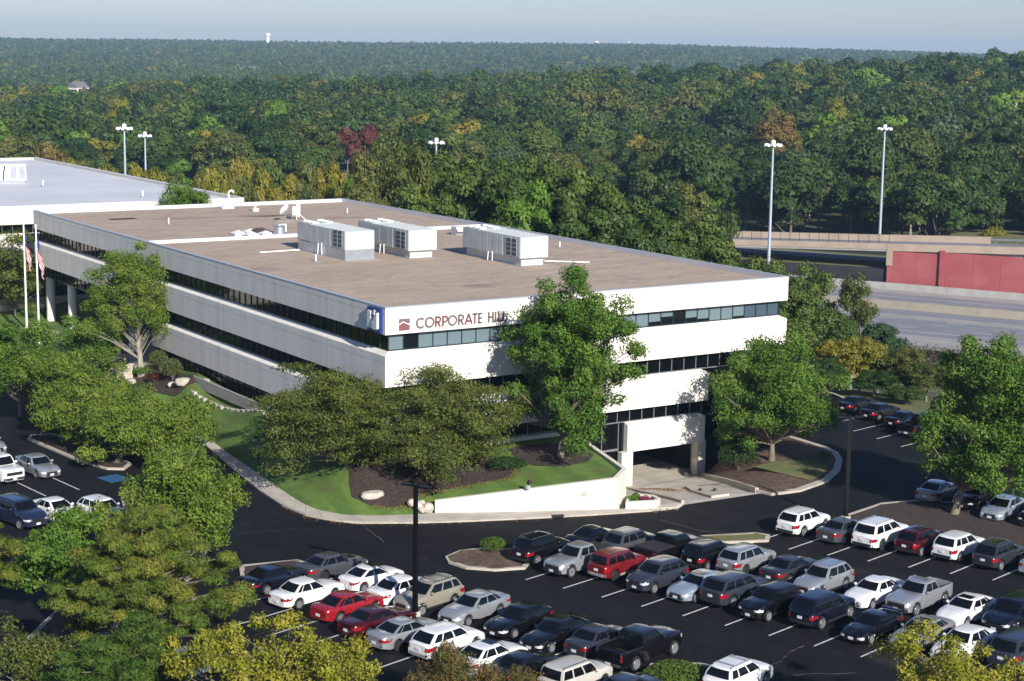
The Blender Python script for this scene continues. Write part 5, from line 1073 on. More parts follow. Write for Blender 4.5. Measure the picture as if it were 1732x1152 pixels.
    if 'suv' in kind and opts.get('clad', 'trim'):
        for s in (1, -1):     # lower side cladding
            x0, x1 = xw[1]+Ra+.02, xw[0]-Ra-.02; cm = MB(); xs_ = lin(x0, x1, 6)
            for q in range(6):
                a, b = xs_[q], xs_[q+1]; z0 = p['gc']; cm.add([(a, s*(w(a)*.99+.006), z0+.04), (b, s*(w(b)*.99+.006), z0+.04), (b, s*(w(b)*1.0+.012), z0+.19), (a, s*(w(a)*1.0+.012), z0+.19)], [(0, 1, 2, 3) if s < 0 else (3, 2, 1, 0)])
            P.append(('sill_cladding', cm.mesh('sill_cladding', [CM[opts.get('clad', 'trim')]]), opts.get('clad', 'trim'), None))
    if opts.get('rails'):
        for s in (1, -1):
            y = s*(wt-.02); P.append(('roof_rail', MB().tube([(xr1+.12, y, zr-.03), (xr1+.25, y, zr+.055), (xf1-.30, y, zr+.055), (xf1-.15, y, zr-.03)], .022, 6).mesh('roof_rail', [CM[opts['rails']]], smooth=60), opts['rails'], None))
        if opts.get('bars'):
            for x in (xr1+.55, xf1-.55): P.append(('cross_bar', MB().box(x-.04, x+.04, -wt+.02, wt-.02, zr+.05, zr+.085).mesh('cross_bar', [CM['rim']]), 'rim', None))
    if opts.get('sunroof'): P.append(('sunroof', MB().box(cx+.02, cx+.62, -.42, .42, zr+.002, zr+.014).mesh('sunroof', [CM['glass']]), 'glass', None))
    if bed:
        P.append(('bed_liner', MB().box(-hl+.10, bed-.02, -w(bed)*.825, w(bed)*.825, .724, .74).mesh('bed_liner', [CM['bed']]), 'bed', None))
        if opts.get('cover'): P.append(('bed_cover', MB().box(-hl+.02, bed-.01, -w(bed)*.95, w(bed)*.95, p['zd']+.006, p['zd']+.05).mesh('bed_cover', [CM['bed']]), 'bed', None))
    if opts.get('spoiler'): P.append(('spoiler', MB().box(-hl+.10, -hl+.34, -W*.36, W*.36, p['zd']+.13, p['zd']+.16).box(-hl+.18, -hl+.28, -W*.33, -W*.31, p['zd']+.0, p['zd']+.13).box(-hl+.18, -hl+.28, W*.31, W*.33, p['zd'], p['zd']+.13).mesh('spoiler', [CP['white']]), 'PAINT', None))
    # wheels
    tm = MB().lathe([(rw*.62, -.105), (rw*.90, -.115), (rw*.99, -.085), (rw, 0), (rw*.99, .085), (rw*.90, .115), (rw*.62, .105), (rw*.60, .04)], 22, axis='y', caps=False); tm.lathe([(rw*.62, .03), (.02, .03)], 22, axis='y', caps=False); tmesh = tm.mesh('wheel', [CM['tyre']], smooth=40)
    rm = MB().lathe([(rw*.68, .112), (rw*.66, .122), (rw*.58, .118), (rw*.56, .05)], 22, axis='y', caps=False); rm.lathe([(.07, .105), (.02, .112)], 10, axis='y')
    ns = opts.get('spokes', 5)
    for k in range(ns):
        t = 2*math.pi*k/ns; d = Vector((math.cos(t), 0, math.sin(t))); q = Vector((-math.sin(t), 0, math.cos(t))); rm.obox(d*rw*.33+Vector((0, .092, 0)), d*rw*.27, q*.036, Vector((0, .016, 0)))
    rmesh = rm.mesh('rim', [CM[opts.get('rim', 'rim')]], smooth=40)
    wh = [(xw[0], 1), (xw[0], -1), (xw[1], 1), (xw[1], -1)]
    return P, (tmesh, rmesh, wh, rw, W/2-.125)
def car(kind, color, u, v, rear, label, ang=13.5, group=None, z=0.0, name=None, cat=None, **opts):
    global NCAR; NCAR += 1; opts = dict(opts); opts['var'] = NCAR; opts.setdefault('spokes', [5, 6, 7, 5, 10][NCAR % 5])
    if NCAR % 7 == 3: opts.setdefault('rim', 'rimdark')
    key = (kind,)+tuple(sorted(opts.items()))
    if key not in CARMESH: CARMESH[key] = car_parts(key, kind, opts)
    P, (tm, rm, wh, rw, yw) = CARMESH[key]; L = KIND[kind]['L']
    q = pix_ground(u, v, z); d = Vector((math.cos(R(ang)), math.sin(R(ang)), 0)); c = q+d*(L/2)
    nm = name or {'sedan': 'parked_sedan', 'coupe': 'parked_coupe', 'hatch': 'parked_hatchback', 'pickup': 'parked_pickup_truck', 'bigpickup': 'parked_pickup_truck'}.get(kind, 'parked_suv')
    e = empty(nm, (c.x, c.y, z+.004), R(ang)+(0 if rear else math.pi)+random.uniform(-.012, .012), label, cat or {'sedan': 'sedan', 'coupe': 'car', 'hatch': 'hatchback', 'pickup': 'pickup truck', 'bigpickup': 'pickup truck'}.get(kind, 'suv'), group)
    for (pn, me, m, _) in P:
        o = link(pn, me, e)
        if m == 'PAINT': o.material_slots[0].link = 'OBJECT'; o.material_slots[0].material = CP[color]
    for x, s in wh:
        t = link('wheel', tm, e, (x, s*yw, rw)); t.rotation_euler = (0, random.uniform(0, 6), 0 if s > 0 else math.pi); link('rim', rm, t)
    return e
G1, G2, G3, G4, G5, G6 = 'cars in the right row', 'cars in the middle double row', 'cars in the front double row', 'cars in the left car park', 'cars in the far right row', 'cars behind the right island'
# right row, tails to the camera
car('suv', 'white', 1327, 909, True, 'white compact SUV at the left end of the right row', group=G1, rails='chrome')
car('sedan', 'grey', 1395, 922, True, 'dark grey sedan between two white SUVs in the right row', group=G1)
car('bigsuv', 'white', 1456, 932, True, 'large white SUV with black rear glass, third in the right row', group=G1, rails='rim', clad='trim')
car('suv', 'maroon', 1527, 942, True, 'maroon SUV between two white SUVs in the right row', group=G1)
car('suv', 'white', 1592, 952, True, 'white SUV between maroon and dark grey SUVs in the right row', group=G1, clad='trim', spokes=6)
car('suv', 'darkgrey', 1660, 966, True, 'dark grey SUV with bright roof rails in the right row', group=G1, rails='chrome')
car('sedan', 'paleblue', 1741, 978, True, 'pale blue grey sedan cut by the right picture edge', group=G1)
# middle double row, near side
car('suv', 'black', 876, 957, True, 'black SUV at the left end of the middle row beside the round shrub', group=G2, rails='chrome')
car('pickup', 'silver', 931, 978, False, 'silver pickup truck with dark bed cover facing the camera', group=G2, cover=1)
car('boxsuv', 'darkred', 1007, 984, True, 'red SUV with tan lower trim in the middle row', group=G2, clad='cladgrey')
car('suv', 'slate', 1072, 1005, False, 'slate blue SUV facing the camera right of the red SUV', group=G2)
car('sedan', 'paleblue', 1141, 1021, False, 'pale blue silver sedan with dark sunroof facing the camera', group=G2, sunroof=1)
car('bigsuv', 'slate', 1201, 1030, True, 'dark slate SUV with tail to the camera right of the pale sedan', group=G2)
car('suv', 'black', 1264, 1052, False, 'black SUV facing the camera in the middle of the double row', group=G2)
car('bigsuv', 'navy', 1350, 1066, True, 'dark navy SUV with tail to the camera left of the black coupe', group=G2)
car('coupe', 'black', 1439, 1090, False, 'black coupe facing the camera right of the navy SUV', group=G2, spoiler=1)
car('sedan', 'champagne', 1521, 1106, False, 'champagne grey sedan with dark sunroof facing the camera', group=G2, sunroof=1)
car('sedan', 'white', 1592, 1124, False, 'white sedan half hidden behind the bottom right tree', group=G2)
car('bigsuv', 'slate', 1690, 1137, True, 'blue grey van like SUV at the right edge behind the tree', group=G2)
# middle double row, far side
car('coupe', 'navy', 968, 934, True, 'low dark blue coupe behind the silver pickup', group=G2)
car('suv', 'grey', 1029, 947, True, 'dark grey SUV behind the red SUV', group=G2)
car('bigpickup', 'black', 1090, 962, True, 'black pickup truck with flat bed cover in the far middle row', group=G2, cover=1)
car('suv', 'black', 1164, 967, True, 'black SUV right of the covered black pickup', group=G2, rails='chrome')
car('suv', 'silver', 1226, 976, True, 'silver grey SUV with dark rear glass in the far middle row', group=G2)
car('sedan', 'darkgrey', 1300, 991, True, 'dark blue grey sedan left of the silver SUV in the far middle row', group=G2)
car('suv', 'silver', 1357, 1012, False, 'silver SUV with roof rails facing the camera in the far middle row', group=G2, rails='chrome')
car('sedan', 'white', 1440, 1032, False, 'white sedan facing the camera left of the silver pickup with roof rack', group=G2)
car('pickup', 'silver', 1514, 1043, False, 'silver pickup truck with roof rack and open bed', group=G2, rails='rim', bars=1)
car('sedan', 'white', 1598, 1064, False, 'white sedan with black sunroof right of the silver pickup', group=G2, sunroof=1)
car('bigsuv', 'navy', 1678, 1077, False, 'dark navy boxy SUV facing the camera at the right edge', group=G2)
# front double row, far side
car('sedan', 'grey', 512, 985, True, 'dark grey sedan at the far left end of the front rows', group=G3)
car('coupe', 'white', 583, 1004, True, 'white coupe with black sunroof between grey and white sedans', group=G3, sunroof=1)
car('sedan', 'white', 632, 1028, True, 'white sedan behind the red one in the front rows', group=G3)
car('suv', 'tan', 678, 1042, False, 'tan SUV with roof rack facing the camera behind the black light pole', group=G3, rails='trim', bars=1, clad='trim')
car('sedan', 'silver', 756, 1061, False, 'silver sedan facing the camera right of the tan SUV', group=G3, ang=17)
car('sedan', 'black', 831, 1083, False, 'black sedan facing the camera right of the silver sedan', group=G3, ang=17)
car('sedan', 'black', 893, 1107, False, 'black older sedan with pale headlights and rear spoiler', group=G3, spoiler=1, ang=17)
car('sedan', 'slate', 969, 1118, True, 'slate grey sedan left of the black open bed pickup', group=G3, ang=17)
car('bigpickup', 'black', 1028, 1140, True, 'black pickup truck with open bed in the front row', group=G3, ang=17)
car('suv', 'white', 1207, 1185, True, 'white SUV with roof rack at the bottom edge right of the juniper', group=G3, rails='rim', bars=1, ang=17)
# front double row, near side
car('sedan', 'navy', 412, 1008, True, 'dark blue car mostly hidden behind the foreground pine', group=G3)
car('sedan', 'white', 467, 1032, True, 'white sedan at the left end of the front rows beside the pine', group=G3)
car('sedan', 'red', 536, 1056, True, 'bright red sedan in the front row', group=G3)
car('sedan', 'maroon', 586, 1082, True, 'dark maroon sedan right of the bright red one', group=G3)
car('sedan', 'silver', 633, 1103, True, 'silver sedan with tail to the camera left of the white SUV', group=G3)
car('suv', 'white', 706, 1121, True, 'white SUV with tail to the camera behind the small conifer', group=G3, clad='cladgrey')
car('sedan', 'white', 775, 1147, True, 'white sedan with dark roof hatch half hidden behind the small conifer', group=G3, sunroof=1)
car('sedan', 'black', 838, 1167, True, 'black sedan low at the bottom edge left of the beige SUV', group=G3)
car('boxsuv', 'beige', 925, 1186, True, 'beige SUV roof with rails at the bottom edge', group=G3, rails='trim')
car('sedan', 'slate', 1010, 1207, True, 'blue grey car roof just showing at the bottom edge', group=G3)
# left car park
car('sedan', 'silver', 88, 811, False, 'silver sedan facing right in the left car park', ang=98, group=G4)
car('bigpickup', 'white', 26, 822, False, 'white pickup truck with black grille at the left picture edge', ang=98, group=G4)
car('sedan', 'silver', -2, 771, False, 'silver car at the very left edge above the white pickup', ang=98, group=G4)
car('hatch', 'white', 202, 888, False, 'white hatchback at the right end of its row in the left car park', ang=104, group=G4)
car('sedan', 'white', 128, 889, False, 'white sedan between navy SUV and white hatchback', ang=104, group=G4)
car('bigsuv', 'blue', 66, 897, False, 'dark blue SUV at the left end of its row', ang=104, group=G4, rails='trim')
car('sedan', 'blue', 105, 1140, True, 'dark blue car in deep shade under the foreground pine', group=G4, ang=20)
car('sedan', 'paleblue', 268, 1160, True, 'pale car glimpsed under the foreground pine', group=G4, ang=20)
# far right row of black cars
car('sedan', 'black', 1424, 700, True, 'black sedan at the left end of the far right row', ang=11, group=G5)
car('sedan', 'black', 1463, 713, True, 'black sedan second from the left in the far right row', ang=11, group=G5)
car('sedan', 'black', 1505, 727, True, 'black sedan third from the left in the far right row', ang=11, group=G5)
car('bigpickup', 'black', 1532, 743, True, 'black pickup truck in the far right row beside the big tree', ang=11, group=G5)
car('sedan', 'white', 1590, 755, True, 'white car glimpsed through the big right tree', ang=11, group=G5)
car('sedan', 'silver', 1562, 853, True, 'silver car tail showing left of the big right tree trunk', ang=18, group=G6)
car('suv', 'black', 1625, 866, False, 'dark SUV behind the big right tree trunk', ang=18, group=G6)
car('sedan', 'paleblue', 1672, 884, False, 'pale blue sedan facing the camera behind the right island', ang=18, group=G6)
car('suv', 'black', 1738, 897, False, 'black car at the right edge behind the right island', ang=18, group=G6)
# ------------------------------------------------------------------ garden and foreground trees
LM = {
 'maple': leaf_mat('leaf_maple', [(0, (.044,.105,.010)), (.5, (.084,.165,.017)), (1, (.145,.225,.032))], .1, .22),
 'lime': leaf_mat('leaf_lime', [(0, (.070,.125,.012)), (.5, (.125,.190,.020)), (1, (.195,.235,.034))], .1, .22),
 'gold': leaf_mat('leaf_gold', [(0, (.150,.170,.010)), (.5, (.240,.245,.020)), (1, (.320,.275,.034))], .1, .22),
 'locust': leaf_mat('leaf_locust', [(0, (.048,.072,.012)), (.5, (.095,.125,.020)), (1, (.155,.175,.032))], .1, .2),
 'pine': leaf_mat('needle_pine', [(0, (.066,.118,.017)), (.45, (.135,.185,.026)), (.8, (.215,.230,.034)), (1, (.30,.235,.045))], .1, .25),
 'pinedark': leaf_mat('needle_dark', [(0, (.040,.090,.014)), (.6, (.080,.140,.020)), (1, (.13,.18,.028))], .1, .25),
 'yew': leaf_mat('leaf_yew', [(0, (.014,.038,.008)), (1, (.040,.085,.015))], .1, .2),
 'juniper': leaf_mat('leaf_juniper', [(0, (.06,.11,.012)), (1, (.12,.18,.022))], .1, .25),
 'wine': leaf_mat('leaf_wine', [(0, (.05,.012,.012)), (1, (.11,.03,.022))], .1, .2),
 'rustcone': leaf_mat('needle_rust', [(0, (.060,.075,.018)), (.5, (.125,.110,.030)), (1, (.22,.11,.04))], .1, .25),
 'hedge': leaf_mat('leaf_hedge', [(0, (.07,.10,.025)), (1, (.135,.15,.045))], .1, .25),
}
def grow(name, label, base, H, rx, rz, cz, m, bark='bark', nclus=70, nleaf=320, size=.13, rc=1.15, flat=.8, tr=.22, lean=(0, 0), shape='round', trunk_top=.75, cat='tree', group=None, bias=.5, aspect=.75, low=-.8, rough=.35, seed=1, limb=1.0, ry=None, gap=0.0, cb=.16):
    """tapered trunk, limbs out to leaf clusters, leaves spread through each cluster"""
    global rng
    keep = rng; rng = np.random.default_rng(seed); random.seed(seed); ry = ry or rx
    e = empty(name, base, 0, label, cat, group); wood = MB(); C = []; k = 0
    nz = [(rand_dirs(1)[0], rng.uniform(2, 4.5), rng.uniform(0, 6.28)) for _ in range(6)]
    while len(C) < nclus and k < nclus*60:
        k += 1; d = rand_dirs(1)[0]
        if d[2] < low: continue
        f = 1+rough*sum(math.sin(float(d@a)*b*2+c) for a, b, c in nz)/3.0
        if rng.uniform() < gap and f < 1: continue
        r = rng.uniform(0, 1)**bias*f; q = d*np.array([rx, ry, rz])*r
        if shape == 'cone': t = (q[2]+rz)/(2*rz); q[:2] *= max(.06, 1.25*(1-t)**.8)
        if shape == 'tiers': q[2] = round(q[2]/(.30*rz))*.30*rz+rng.uniform(-.05, .05)*rz; t = (q[2]+rz)/(2*rz); q[:2] *= max(.10, 1.12-.75*t)
        if shape == 'vase': t = (q[2]+rz)/(2*rz); q[:2] *= .55+.6*t
        q = q+np.array([lean[0], lean[1], cz])
        if all(np.linalg.norm(q-c) > rc*.62 for c in C): C.append(q)
    zc = np.array([c[2] for c in C]); lo_, hi_ = zc.min()-rc*flat*.7, zc.max()+rc*flat*.8; C = [np.array([c[0], c[1], cb*H+(c[2]-lo_)*(H-cb*H)/(hi_-lo_)]) for c in C]
    n = 7; tp = []
    for i in range(n+1):
        t = i/n; tp.append(Vector((lean[0]*t*1.0+random.uniform(-.1, .1)*t*tr*5, lean[1]*t+random.uniform(-.1, .1)*t*tr*5, (H*trunk_top+.2)*t-.2)))
    wood.tube(tp, [tr*(1.35 if i == 0 else 1-.82*(i/n)**.9) for i in range(n+1)], 9)
    P = []; O = []; A = []
    for c in C:
        cv = Vector(c); hd = math.hypot(cv.x-tp[-1].x, cv.y-tp[-1].y); za = max(H*.14, cv.z-(.25 if shape in ('tiers', 'cone') else .75)*hd-.3); t = min(.97, za/(H*trunk_top)); i = min(n-1, int(t*n)); b = tp[i].lerp(tp[i+1], t*n-i)
        mid = b.lerp(cv, .5)+Vector((random.uniform(-.2, .2), random.uniform(-.2, .2), hd*.06)); r0 = tr*(.16+.30*(1-t))*limb
        wood.tube([b, mid, cv], [r0, r0*.6, r0*.18], 5, caps=False)
        m_ = int(nleaf*rng.uniform(.65, 1.35)); q = rand_dirs(m_); rr = rc*rng.uniform(.75, 1.25)*rng.uniform(.25, 1, m_)**.55; rr = rr*(1+.25*np.sin(q@nz[0][0]*7+len(P)))
        pts = q*rr[:, None]*np.array([1, 1, flat])
        if shape == 'spray':
            ax = np.array([cv.x-b.x, cv.y-b.y, 0.0]); nn = np.linalg.norm(ax); ax = ax/nn if nn > .01 else np.array([1, 0, 0.]); pts = pts+ax[None]*(pts@ax)[:, None]*.7
        P.append(c+pts); O.append(q); A.append(np.clip(rng.uniform(0, 1)*.65+rng.uniform(0, 1, m_)*.35, 0, 1))
    P = np.concatenate(P); O = np.concatenate(O); A = np.concatenate(A); v, f = leaves(P, size, O, aspect=aspect, outw=1.3, upw=.15)
    link('crown', fast_mesh('crown', v, f, LM[m], A), e); wood.build('trunk', M[bark], e, smooth=60)
    rng = keep; return e
def at_px(u, v, z): q = pix_ground(u, v, z); return (q.x, q.y, z)
def Hpx(base, vtop): 
    D = math.hypot(base[0]-CAM.x, base[1]-CAM.y); q = pix(866, vtop, D); u = (Vector(base)-CAM); uu = 866+2925.48*u.dot(rt2)/u.dot(fw); return pix(uu, vtop, D).z-base[2]
b = (12.35, -5.5, 2.35); grow('shade_tree', 'tall bright green tree in front of the white facade by the wall', b, Hpx(b, 452), 4.3, 6.3, 7.9, 'maple', nclus=230, nleaf=418, size=0.100, rc=.9, tr=.26, lean=(.5, -.4), low=-.95, seed=3, trunk_top=.86, rough=.25, bias=.40, cb=.08)
b = (32.5, -7.0, .15); grow('shade_tree', 'leafy green tree in the rounded bed right of the garage', b, Hpx(b, 560), 4.7, 4.9, 6.6, 'maple', nclus=190, nleaf=387, size=0.104, rc=.92, tr=.24, seed=5, cb=.12, bias=.4, rough=.3, trunk_top=.85, low=-.85, lean=(.2, .2))
b = (33.2, -26.4, .15); grow('shade_tree', 'big broad green tree on the right island, right of the black pole', b, Hpx(b, 562), 4.9, 6.4, 8.0, 'maple', nclus=245, nleaf=387, size=0.104, rc=.95, tr=.27, seed=8, cb=.17, bias=.4, rough=.26, trunk_top=.85, low=-.85, lean=(2.5, -1.3))
b = at_px(590, 800, 1.5); grow('honey_locust', 'dark olive spreading tree at the building corner, left of two', b, 8.7, 4.9, 3.7, 5.2, 'locust', cb=.06, nclus=190, nleaf=360, size=.085, rc=1.0, flat=.5, tr=.20, limb=.7, seed=11, rough=.36, trunk_top=.8, low=-.75, shape='spray', group='olive trees at the corner', lean=(-1.2, .6))
b = at_px(748, 800, 1.7); grow('honey_locust', 'dark olive spreading tree at the building corner, right of two', b, 8.2, 5.4, 3.5, 5.2, 'locust', cb=.06, nclus=200, nleaf=360, size=.085, rc=1.0, flat=.5, tr=.20, limb=.7, seed=13, rough=.42, trunk_top=.8, low=-.75, shape='spray', group='olive trees at the corner', lean=(.1, .2))
b = at_px(240, 637, 1.5); grow('shade_tree', 'slender tree with pale trunk in front of the shaded facade', b, Hpx(b, 410), 4.3, 4.6, 9.0, 'lime', 'barkpale', nclus=150, nleaf=294, size=0.092, rc=.85, bias=.4, tr=.34, seed=18, rough=.3, trunk_top=.8, low=-.8, lean=(-.4, 1.2), gap=.1, limb=.4, cb=.26)
b = at_px(165, 640, 1.0); grow('shade_tree', 'green tree beside the entrance columns left of the pale trunk', b, Hpx(b, 512), 3.6, 2.8, 4.6, 'maple', nclus=55, nleaf=465, size=0.108, rc=1.05, tr=.2, seed=19, rough=.4)
b = at_px(35, 700, .3); grow('shade_tree', 'green tree at the left edge below the flagpoles', b, Hpx(b, 540), 4.2, 3.4, 5.2, 'maple', nclus=85, nleaf=465, size=0.108, rc=1.05, tr=.2, seed=23, rough=.36)
b = (-14.9, 30.0, .15); grow('shade_tree', 'yellowing green tree on the left end of the left island', b, Hpx(b, 588), 4.7, 3.6, 5.6, 'lime', nclus=160, nleaf=333, size=0.096, rc=.84, tr=.22, seed=29, rough=.36, lean=(1.0, .3), low=-.7)
b = (-15.0, 24.0, .15); grow('shade_tree', 'leafy tree in the middle of the left island', b, Hpx(b, 650), 4.4, 3.3, 5.2, 'lime', nclus=136, nleaf=333, size=0.096, rc=.84, tr=.2, seed=31, rough=.36, lean=(1.4, 0), low=-.7)
b = (-14.5, 18.6, .15); grow('shade_tree', 'leafy tree on the right end of the left island', b, Hpx(b, 676), 5.0, 3.7, 5.6, 'lime', nclus=192, nleaf=333, size=0.096, rc=.84, tr=.22, seed=37, rough=.34, lean=(2.2, -.6), low=-.7)
b = at_px(305, 985, .15); grow('shade_tree', 'yellow green leafy tree just behind the foreground pine', b, Hpx(b, 735), 3.6, 3.8, 5.4, 'lime', nclus=136, nleaf=333, size=0.096, rc=.84, tr=.2, seed=41, rough=.4, lean=(.3, .3), low=-.85)
b = at_px(245, 1120, .15); grow('pine_tree', 'broad yellow green pine filling the lower left foreground', b, Hpx(b, 862), 6.4, 4.2, 4.6, 'pine', nclus=240, nleaf=520, size=.13, rc=.62, flat=.55, tr=.2, seed=43, rough=.25, shape='tiers', aspect=.20, trunk_top=.93, low=-.9, limb=1.3, bias=.6)
b = at_px(205, 1235, .15); grow('pine_tree', 'lower darker green pine at the bottom edge left of centre', b, Hpx(b, 1045), 4.6, 3.0, 3.2, 'pinedark', nclus=120, nleaf=520, size=.13, rc=.62, flat=.55, tr=.18, seed=47, rough=.25, shape='tiers', aspect=.20, trunk_top=.9, low=-.9, lean=(.5, 0))
b = at_px(-55, 1030, .15); grow('pine_tree', 'pine boughs reaching in at the left picture edge', b, Hpx(b, 850), 4.9, 3.6, 4.2, 'pine', nclus=130, nleaf=520, size=.13, rc=.62, flat=.5, tr=.2, seed=53, rough=.25, shape='tiers', aspect=.20, trunk_top=.93, low=-.9, bias=.6)
b = at_px(108, 1030, .15); grow('shade_tree', 'small fresh green tree between the pines at lower left', b, Hpx(b, 860), 2.6, 2.8, 3.6, 'maple', nclus=50, nleaf=465, size=0.112, rc=.9, tr=.14, seed=59, rough=.4)
b = at_px(40, 1170, .15); grow('shade_tree', 'dark half bare bush in the lower left corner', b, Hpx(b, 1060), 2.6, 1.8, 2.0, 'locust', nclus=40, nleaf=90, size=.10, rc=.9, tr=.1, seed=61, rough=.4)
b = at_px(470, 1265, .15); grow('shade_tree', 'golden green tree at the bottom edge below the white sedans', b, Hpx(b, 1040), 4.7, 3.2, 4.2, 'gold', nclus=150, nleaf=193, size=0.084, rc=.62, tr=.15, seed=67, rough=.42, gap=.3, low=-.8)
b = at_px(1592, 1290, .15); grow('shade_tree', 'golden green tree at the bottom right edge over the cars', b, Hpx(b, 1046), 3.1, 3.2, 4.6, 'gold', nclus=110, nleaf=193, size=0.080, rc=.6, tr=.13, seed=71, rough=.42, gap=.3, low=-.8)
b = at_px(752, 1225, .15); grow('conifer', 'small rusty green conifer at the bottom edge by the white SUV', b, Hpx(b, 1086), 1.9, 2.1, 2.4, 'rustcone', nclus=60, nleaf=260, size=.085, rc=.55, tr=.09, seed=73, rough=.3, shape='cone', low=-1, aspect=.35, bias=.6)
b = at_px(860, 1215, .15); grow('conifer', 'low olive green conifer beside the beige SUV at the bottom', b, Hpx(b, 1125), 2.2, 1.4, 1.4, 'rustcone', nclus=45, nleaf=240, size=.085, rc=.6, tr=.08, seed=79, rough=.35, low=-.9, aspect=.35, bias=.6)
b = (19.9, 88.0, 1.0); grow('shade_tree', 'bright green treetop showing between the two office roofs', b, Hpx(b, 311), 3.0, 3.6, 11.4, 'maple', nclus=60, nleaf=403, size=0.112, rc=.95, tr=.2, seed=83, rough=.3, shape='vase', cb=.55)
b = at_px(42, 590, 1.2); grow('shade_tree', 'dark olive tree behind the flagpoles', (-1.5, 88.0, 1.0), 10.5, 4.6, 4.2, 5.6, 'locust', nclus=90, nleaf=320, size=.12, rc=1.1, tr=.22, seed=89, rough=.35, flat=.5, shape='spray')
# shrubs
def shrub(name, label, x, y, z, rx, ry, h, m, n_=1500, size=.07, group=None, cat='shrub', lumps=6):
    e = empty(name, (x, y, z), 0, label, cat, group); P = []; O = []
    for k in range(lumps):
        q = rand_dirs(n_//lumps); q[:, 2] = np.where(q[:, 2] < -.2, -q[:, 2], q[:, 2]); a = rng.uniform(0, 6.28); o = np.array([math.cos(a)*rx*.34, math.sin(a)*ry*.34, h*.42+rng.uniform(-.06, .06)*h]) if k else np.array([0, 0, h*.45])
        P.append(o+q*np.array([rx, ry, h*.72])*.72*rng.uniform(.88, 1.05, len(q))[:, None]); O.append(q)
    P = np.concatenate(P); O = np.concatenate(O); P[:, 2] = np.maximum(P[:, 2], .02); v, f = leaves(P, size, O, outw=.8); link('foliage', fast_mesh('foliage', v, f, LM[m], rng.uniform(0, 1, len(P))), e)
    mb = MB()
    for k in range(5): a = k*1.26; mb.tube([(0, 0, -.1), (math.cos(a)*rx*.4, math.sin(a)*ry*.4, h*.55)], [.05, .015], 5)
    mb.build('stem', M['bark'], e); return e
q = at_px(833, 934, .14); shrub('round_shrub', 'clipped round green shrub on the small mulched island', q[0], q[1], .14, .85, .85, 1.05, 'juniper', 2600, .05)
q = at_px(1142, 1158, .14); shrub('juniper', 'low spreading green juniper beside the black pickup', q[0], q[1], .14, 1.9, 1.5, 1.15, 'juniper', 4200, .06, lumps=9)
q = at_px(858, 790, 2.1); shrub('ground_cover', 'dark green mounded shrub on the lawn left of the tall tree', q[0], q[1], lawn_z(q[0], q[1]), 1.7, 1.2, .85, 'yew', 3600, .06, lumps=8)
q = at_px(292, 640, 2.2); shrub('shrub', 'grey green rounded shrub near the entrance, right of the red one', q[0], q[1], lawn_z(q[0], q[1]), 1.2, 1.3, 2.2, 'hedge', 2600, .07)
q = at_px(275, 628, 2.2); shrub('shrub', 'grey green rounded shrub near the entrance, behind the red one', q[0]+.2, q[1]+1, lawn_z(q[0], q[1]), 1.2, 1.2, 2.1, 'hedge', 2400, .07)
q = at_px(262, 641, 1.9); shrub('shrub', 'low wine red shrub near the pale tree trunk', q[0], q[1], lawn_z(q[0], q[1]), 1.0, .8, .9, 'wine', 1500, .06)
q = at_px(248, 632, 1.9); shrub('shrub', 'low bright green shrub between trunk and red shrub', q[0], q[1]+.6, lawn_z(q[0], q[1]), 1.1, .9, .9, 'maple', 1500, .06)
q = at_px(212, 655, 1.2); shrub('shrub', 'low green shrub at the edge of the entrance court', q[0], q[1], lawn_z(q[0], q[1]), 1.0, .8, .8, 'maple', 1200, .06)
shrub('yew_shrub', 'dark green shrub mass beside the right garage pier', 32.2, -3.2, .1, 2.0, 1.5, 2.3, 'yew', 4200, .08, lumps=9)
shrub('yew_shrub', 'dark green shrub on the slope between ramp and tree', 30.3, -5.4, -.6, 1.7, 1.7, 2.0, 'yew', 3600, .08, lumps=8)
shrub('yew_shrub', 'dark green shrub in shade behind the tree right of the garage', 35.6, -2.6, .1, 1.8, 1.3, 1.7, 'yew', 3200, .08, lumps=8)
q = at_px(393, 962, .14); shrub('shrub', 'small olive shrub right of the foreground pine', q[0], q[1], .1, .6, .6, .7, 'juniper', 900, .06)
q = at_px(1395, 758, .2); shrub('shrub', 'low green tuft at the edge of the rounded bed', 37.2, -8.2, .15, .6, .5, .45, 'juniper', 700, .05)
